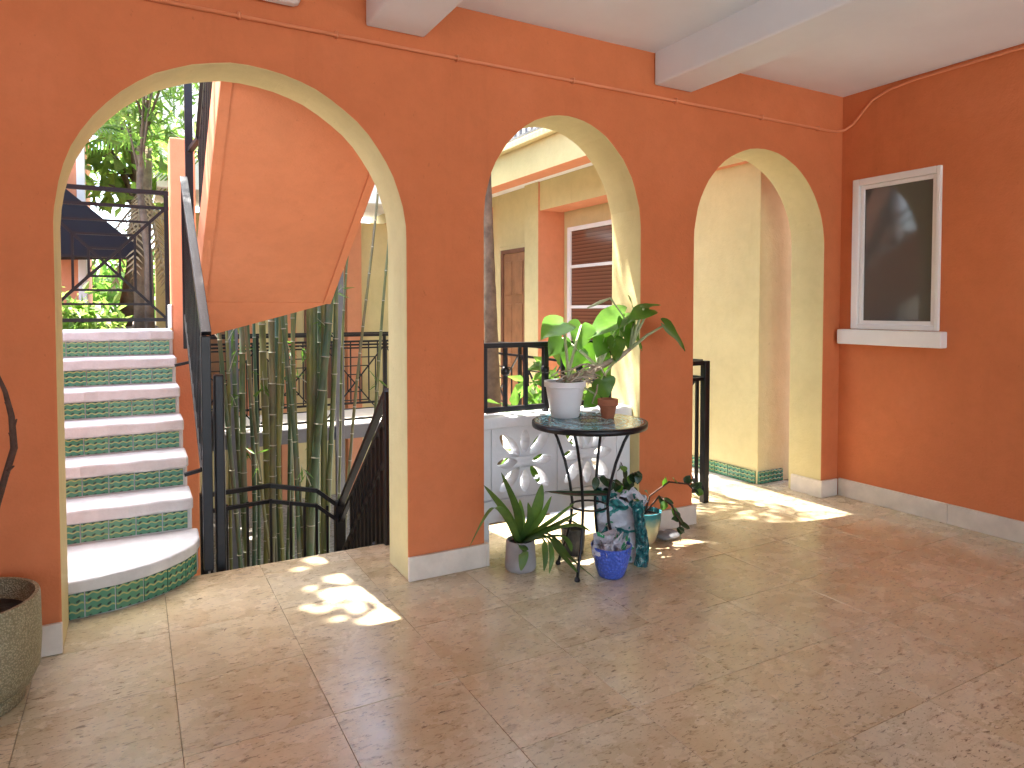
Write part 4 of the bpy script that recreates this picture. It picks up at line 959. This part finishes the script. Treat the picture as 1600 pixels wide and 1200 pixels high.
# cut leaf stub and new shoot
MB().tube([stem[3], A(978, 500, 3.38), A(954, 466, 3.38), A(938, 472, 3.37), A(918, 481, 3.36)], [.006, .004, .006, .011, .004], 8).build('shoot', 'petiole', ph, smooth=True)
for k in range(22):   # tangle of aerial roots
    a0 = random.choice(stem[:3]); e = A(random.uniform(862, 950), random.uniform(582, 604), random.uniform(3.2, 3.36))
    mdp = a0.lerp(e, .5) + Vector((random.uniform(-.03, .03), random.uniform(-.04, 0), random.uniform(0, .035)))
    MB().tube([a0, a0.lerp(mdp, .6) + Vector((0, 0, .01)), mdp, e], [.0075, .007, .006, .003], 6).build('aerial_root', 'root', ph, smooth=True)
MB().tube([root, A(895, 578, 3.3), A(870, 582, 3.3), A(858, 589, 3.28)], [.005, .005, .004, .002], 6).build('aerial_root', 'root', ph, smooth=True)
MB().tube([A(935, 590, 3.26), A(932, 612, 3.22), A(925, 630, 3.21), A(936, 634, 3.2)], [.005, .005, .004, .003], 6).build('aerial_root', 'root', ph, smooth=True)
# terracotta pot
tc_ = thing('terracotta_pot', 'small terracotta pot on the blue mosaic table', 'pot', (2.337, 3.10, TZ))
pot(tc_, (2.337, 3.10, TZ + .001), wallprof(.036, .052, .108, .006, .006, .034), 'terra', .09, .046)

# grey concrete pot with strap leaves
gx, gy = 1.875, 3.285
gpot = thing('strap_leaf_plant', 'spiky strap-leaved plant in a grey concrete pot on the floor', 'potted plant', (gx, gy, 0))
pot(gpot, (gx, gy, 0), [(.078, 0), (.086, .01), (.088, .03), (.079, .165), (.072, .166), (.070, .13), (.002, .125)], 'concrete', .145, .071)
c0 = Vector((gx, gy, .145))
def G(px, py, Y_): return at(px, py, Y_)
for pl_, wd in [
  ([G(808, 800, 3.26), G(783, 738, 3.24)], .036), ([G(792, 805, 3.22), G(756, 758, 3.16)], .040), ([G(785, 800, 3.16), G(765, 800, 3.10), G(733, 856, 3.0)], .038),
  ([G(838, 800, 3.22), G(847, 756, 3.2)], .050), ([G(845, 812, 3.2), G(862, 775, 3.2)], .036), ([G(862, 815, 3.16), G(898, 786, 3.1)], .034),
  ([G(868, 822, 3.12), G(905, 800, 3.04)], .036), ([G(858, 830, 3.10), G(900, 822, 3.0), G(925, 832, 2.95)], .036), ([G(818, 858, 3.14), G(817, 878, 3.12), G(814, 892, 3.12)], .040),
  ([G(850, 838, 3.1), G(875, 865, 3.02), G(905, 898, 2.98)], .042), ([G(845, 840, 3.08), G(852, 870, 3.04), G(850, 893, 3.04)], .026), ([G(850, 840, 3.1), G(862, 868, 3.04), G(858, 897, 3.03)], .026),
  ([G(855, 835, 3.12), G(890, 872, 3.05), G(932, 906, 2.93)], .030), ([G(815, 812, 3.3), G(812, 780, 3.32)], .03), ([G(870, 838, 3.1), G(888, 848, 3.06), G(893, 862, 3.06)], .03), ([G(860, 826, 3.2), G(885, 815, 3.2), G(905, 820, 3.18)], .034), ([G(828, 815, 3.18), G(825, 785, 3.16)], .03)]:
    strap([c0 + Vector((random.uniform(-.02, .02), random.uniform(-.02, .02), 0))] + pl_, wd * 1.45, 'sleaf', gpot, nrm=(.35, .5, .8))
# charcoal pot
kp = thing('charcoal_pot', 'dark charcoal ribbed pot behind the table leg', 'pot', (2.27, 3.345, 0))
pot(kp, (2.27, 3.345, 0), wallprof(.062, .074, .155, .007), 'darkpot', .13, .066)
# blue pot with wrappers
bx_, by_ = 2.255, 2.955
bp_ = thing('blue_pot', 'cobalt blue dimpled ceramic pot standing in front of the table', 'pot', (bx_, by_, 0))
pot(bp_, (bx_, by_, 0), [(.060, 0), (.068, .008), (.088, .06), (.103, .12), (.110, .165), (.112, .172), (.104, .172), (.098, .13), (.06, .03), (.002, .028)], 'bluepot')
def crumple(name, label, cat, c, ax, ay, az, m, seed, parent=None, tilt=0, n=18):
    """crumpled sheet bag: a lumpy closed pillow"""
    r_ = np.random.default_rng(seed); ph_ = r_.uniform(0, 6, (6, 3)); mb = MB(); V = []; F = []
    for i in range(n + 1):
        v = i / n
        for j in range(n):
            th = 2 * math.pi * j / n; prof = (math.sin(math.pi * min(max(v, .02), .98)) ** .35)
            x, y, z = math.copysign(abs(math.cos(th)) ** .7, math.cos(th)) * ax * prof, math.copysign(abs(math.sin(th)) ** .7, math.sin(th)) * ay * prof, v * az
            wv = sum(math.sin(6 + 22 * (x * math.cos(p[0]) + y * math.sin(p[0])) + 26 * z * math.cos(p[1]) + p[2]) for p in ph_) / 6
            x *= 1 + .16 * wv; y *= 1 + .28 * wv; z += (.02 * wv if v > .5 else 0)
            V.append((c[0] + x + tilt * z, c[1] + y, c[2] + max(z, .002)))
    for i in range(n):
        for j in range(n): F.append((i * n + j, i * n + (j + 1) % n, (i + 1) * n + (j + 1) % n, (i + 1) * n + j))
    F += [tuple(range(n - 1, -1, -1)), tuple(range(n * n, n * n + n))]
    return tag(mb.add(V, F).build(name, m, smooth=True), label, cat)
from mathutils import noise as mnoise
def ridge(p, sc_, seed):
    v = 0; a_ = 1
    for o_ in range(3): v += a_ * (abs(mnoise.noise(Vector(p) * sc_ + Vector((seed * 7.3, seed * 3.1, seed * 1.7)))) - .2); sc_ *= 2.1; a_ *= .5
    return v
def sheet(c, u, v, nrm, hu, hv, amp, seed, cup=.0, n=16):
    """crumpled plastic sheet, creased by ridged noise"""
    c, u, v, nrm = Vector(c), Vector(u).normalized(), Vector(v).normalized(), Vector(nrm).normalized(); V, F = [], []
    for i in range(n + 1):
        for j in range(n + 1):
            a_, b_ = (i / n - .5) * 2, (j / n - .5) * 2
            ed = 1 + .18 * mnoise.noise(Vector((math.atan2(b_, a_) * 1.4, seed, 0)))
            p = c + u * a_ * hu * ed + v * b_ * hv * ed
            V.append(p + nrm * (amp * ridge(p, 9, seed) + cup * (a_ * a_ + b_ * b_)))
    for i in range(n):
        for j in range(n): F.append((i * (n + 1) + j, (i + 1) * (n + 1) + j, (i + 1) * (n + 1) + j + 1, i * (n + 1) + j + 1))
    return V, F
wr = thing('plastic_wrapper', 'crumpled white and green plastic wrappers stuffed in the blue pot', 'wrapper', (bx_, by_, .08))
for k, (dx, dy, dz, nx, ny, nz, hu, hv) in enumerate(((-.045, .01, .16, -.5, -.6, .6, .055, .06), (.045, -.02, .155, .4, -.6, .7, .06, .05), (0, .03, .175, 0, -.8, .6, .06, .055), (.01, -.01, .165, .2, -.3, .9, .05, .05), (.05, .03, .185, .7, -.6, .3, .045, .05), (-.03, -.04, .15, -.2, -.8, .5, .05, .035))):
    nr = Vector((nx, ny, nz)).normalized(); u_ = nr.cross(Vector((0, 0, 1))).normalized(); V, F = sheet((bx_ + dx, by_ + dy, dz), u_, u_.cross(nr), nr, hu, hv, .10, k + 2, .012)
    o = MB().add(V, F).build('wrapper_sheet', 'wrap', wr, fix=False); o.modifiers.new('thick', 'SOLIDIFY').thickness = .0015
bag = thing('soil_bag', 'white and teal plastic soil bag slumped behind the blue pot', 'bag', (2.44, 3.10, 0))
ud = Vector((.86, -.51, 0)); vd = Vector((.51, .86, 0)); V, F = [], []; n, k_ = 44, 34; HB = .385
for i in range(k_ + 1):
    v = i / k_
    for j in range(n):
        th = 2 * math.pi * j / n
        pinch = 1 - .80 * max(0, (v - .55) / .45) ** 1.5
        x = math.copysign(abs(math.cos(th)) ** .6, math.cos(th)) * .118 * (1 + .12 * v); y = math.copysign(abs(math.sin(th)) ** .8, math.sin(th)) * .056 * pinch
        z = v * HB; p = Vector((2.43, 3.13, 0)) + ud * x + vd * y
        r1 = ridge((p.x, p.y, z), 7, 5); r2 = ridge((p.x * 1.3, p.y, z * .7), 16, 8)
        p += vd * (.085 * r1 + .03 * r2) * (.5 + v) - vd * .05 * max(0, v - .6) ** 1 + ud * (.03 * r1)
        z += (.07 * r1 - .05 * (x / .12) * v + .02 * r2) * v
        V.append((p.x, p.y, max(z, .001)))
for i in range(k_):
    for j in range(n): F.append((i * n + j, i * n + (j + 1) % n, (i + 1) * n + (j + 1) % n, (i + 1) * n + j))
F += [tuple(range(n - 1, -1, -1)), tuple(range(k_ * n, k_ * n + n))]
bo = MB().add(V, F).build('bag_body', 'bag', bag, smooth=True)
V, F = [], []; n = 12; m_ = 26
for i in range(m_ + 1):
    v = i / m_; q = Vector((2.488 + .012 * math.sin(v * 5), 2.985 + .02 * v, .003 + .37 * v))
    for j in range(n + 1):
        u = (j / n - .5) * 2; p = q + Vector((.034, -.02, 0)) * u * (1 - .25 * v) + Vector((-.5, -.86, 0)) * (.03 * (1 - u * u))
        p += Vector((-.5, -.86, 0)) * .05 * ridge((p.x, p.y, p.z), 14, 3); p.z = max(p.z, .002); V.append(p)
for i in range(m_):
    for j in range(n): F.append((i * (n + 1) + j, i * (n + 1) + j + 1, (i + 1) * (n + 1) + j + 1, (i + 1) * (n + 1) + j))
so = MB().add(V, F).build('bag_gusset', 'bagside', bag, fix=False); so.modifiers.new('thick', 'SOLIDIFY').thickness = .004
V, F = sheet((2.44, 3.09, .385), ud, vd, (0, 0, 1), .13, .055, .11, 12, -.01, 20)
o = MB().add(V, F).build('bag_top_fold', 'bag', bag, fix=False); o.modifiers.new('thick', 'SOLIDIFY').thickness = .002
# teal pot with trailing plant
tx, ty = 2.775, 3.295
tp_ = thing('trailing_plant', 'dark-leaved trailing plant in a teal and sand glazed pot by the pier', 'potted plant', (tx, ty, 0))
pot(tp_, (tx, ty, 0), [(.055, 0), (.062, .008), (.085, .07), (.098, .14), (.100, .185), (.103, .195), (.094, .195), (.088, .16), (.05, .03), (.002, .028)], 'teal', .172, .086)
q0 = Vector((tx, ty, .18))
stems = [([q0, A(1015, 775, 3.28), A(1045, 753, 3.2), A(1075, 756, 3.12), A(1092, 775, 3.08)], 14), ([q0, A(1030, 775, 3.2), A(1050, 790, 3.12), A(1062, 815, 3.06), A(1063, 832, 3.04)], 12),
         ([q0, A(990, 770, 3.22), A(965, 752, 3.12), A(932, 745, 3.05)], 18), ([q0, A(985, 765, 3.25), A(975, 735, 3.2), A(970, 722, 3.18)], 6), ([q0, A(980, 775, 3.2), A(940, 772, 3.1), A(900, 772, 3.05), A(852, 768, 3.0)], 3), ([q0, A(985, 760, 3.2), A(985, 742, 3.12), A(998, 736, 3.06)], 14)]
for si, (sp_, nl) in enumerate(stems):
    MB().tube(sp_, [.006] * (len(sp_) - 1) + [.002], 6).build('stem', 'branch', tp_, smooth=True)
    if si == 4:
        strap([sp_[1], sp_[2], sp_[3], sp_[4]], .05, 'dleaf', tp_, nrm=(.4, .8, .4)); continue
    for k in range(nl):
        t_ = (.25 + .75 * k / max(1, nl - 1)) * (len(sp_) - 1); i = min(int(t_), len(sp_) - 2); b = sp_[i].lerp(sp_[i + 1], t_ - i)
        if si == 0 and k < 8 and k % 3: continue
        dv = Vector((random.uniform(-.6, .6), random.uniform(-.7, .1), random.uniform(-.9, .2) if si != 0 else random.uniform(.3, 1))).normalized()
        leaf(b, b + dv * random.uniform(.05, .08), .048, (random.uniform(-.3, .3), -.5, .8), 'dleaf' if random.random() < .75 else 'pleaf', tp_, heart=False)
stn = crumple('stone', 'flat grey stone lying on the floor beside the pier', 'stone', (2.93, 3.262, 0), .085, .06, .055, 'stone', 9)
# big planter at the left edge
qx, qy = -.565, 3.10
qp = thing('large_planter', 'hammered olive-gold planter with a bare branch at the left edge', 'planter', (qx, qy, 0))
pot(qp, (qx, qy, .055), [(.19, 0), (.215, .01), (.238, .06), (.245, .16), (.243, .325), (.240, .335), (.226, .335), (.222, .30), (.20, .25), (.002, .245)], 'goldpot', .262, .221, 60)
MB().lathe([(.175, 0), (.19, .004), (.18, .054), (.12, .054)], (qx, qy, 0), 40).build('base_ring', 'goldpot', qp, smooth=True)
brp = [Vector((qx - .03, qy, .30)), at(-8, 800, 3.08), at(8, 745, 3.07), at(22, 700, 3.06), at(18, 650, 3.06), at(8, 612, 3.06), at(-4, 585, 3.06)]
MB().tube(brp, [.014, .012, .011, .012, .010, .008, .006], 8).build('branch', 'branch', qp, smooth=True)
for px_, py_, ex, ey in ((22, 690, 14, 676), (20, 668, 26, 655), (17, 640, 8, 628), (12, 735, 22, 728), (4, 770, -4, 755)):
    MB().tube([at(px_, py_, 3.06), at(ex, ey, 3.05)], [.008, .003], 6).build('twig', 'branch', qp, smooth=True)
# a few fallen bits of leaf litter on the tiles
for k, (px_, py_, a) in enumerate(((312, 937, .3), (352, 985, 1.1), (730, 1016, .4), (606, 1064, 0), (690, 1115, 0), (430, 951, .8))):
    p = at(px_, py_, 0, 2); d = Vector((math.cos(a), math.sin(a), 0)) * .013
    tag(MB().tube([p - d + Vector((0, 0, .003)), p + Vector((0, 0, .006)), p + d + Vector((0, 0, .003))], [.001, .002, .0008], 5).build('leaf_litter', 'branch'), 'tiny dry leaf scrap lying on the stone tiles', 'leaf scrap', 'leaf scraps on the floor')
# drop the helper property before the scene is read
for o in list(bpy.data.objects):
    for key in ('_o', '_x', '_y'):
        if key in o: del o[key]
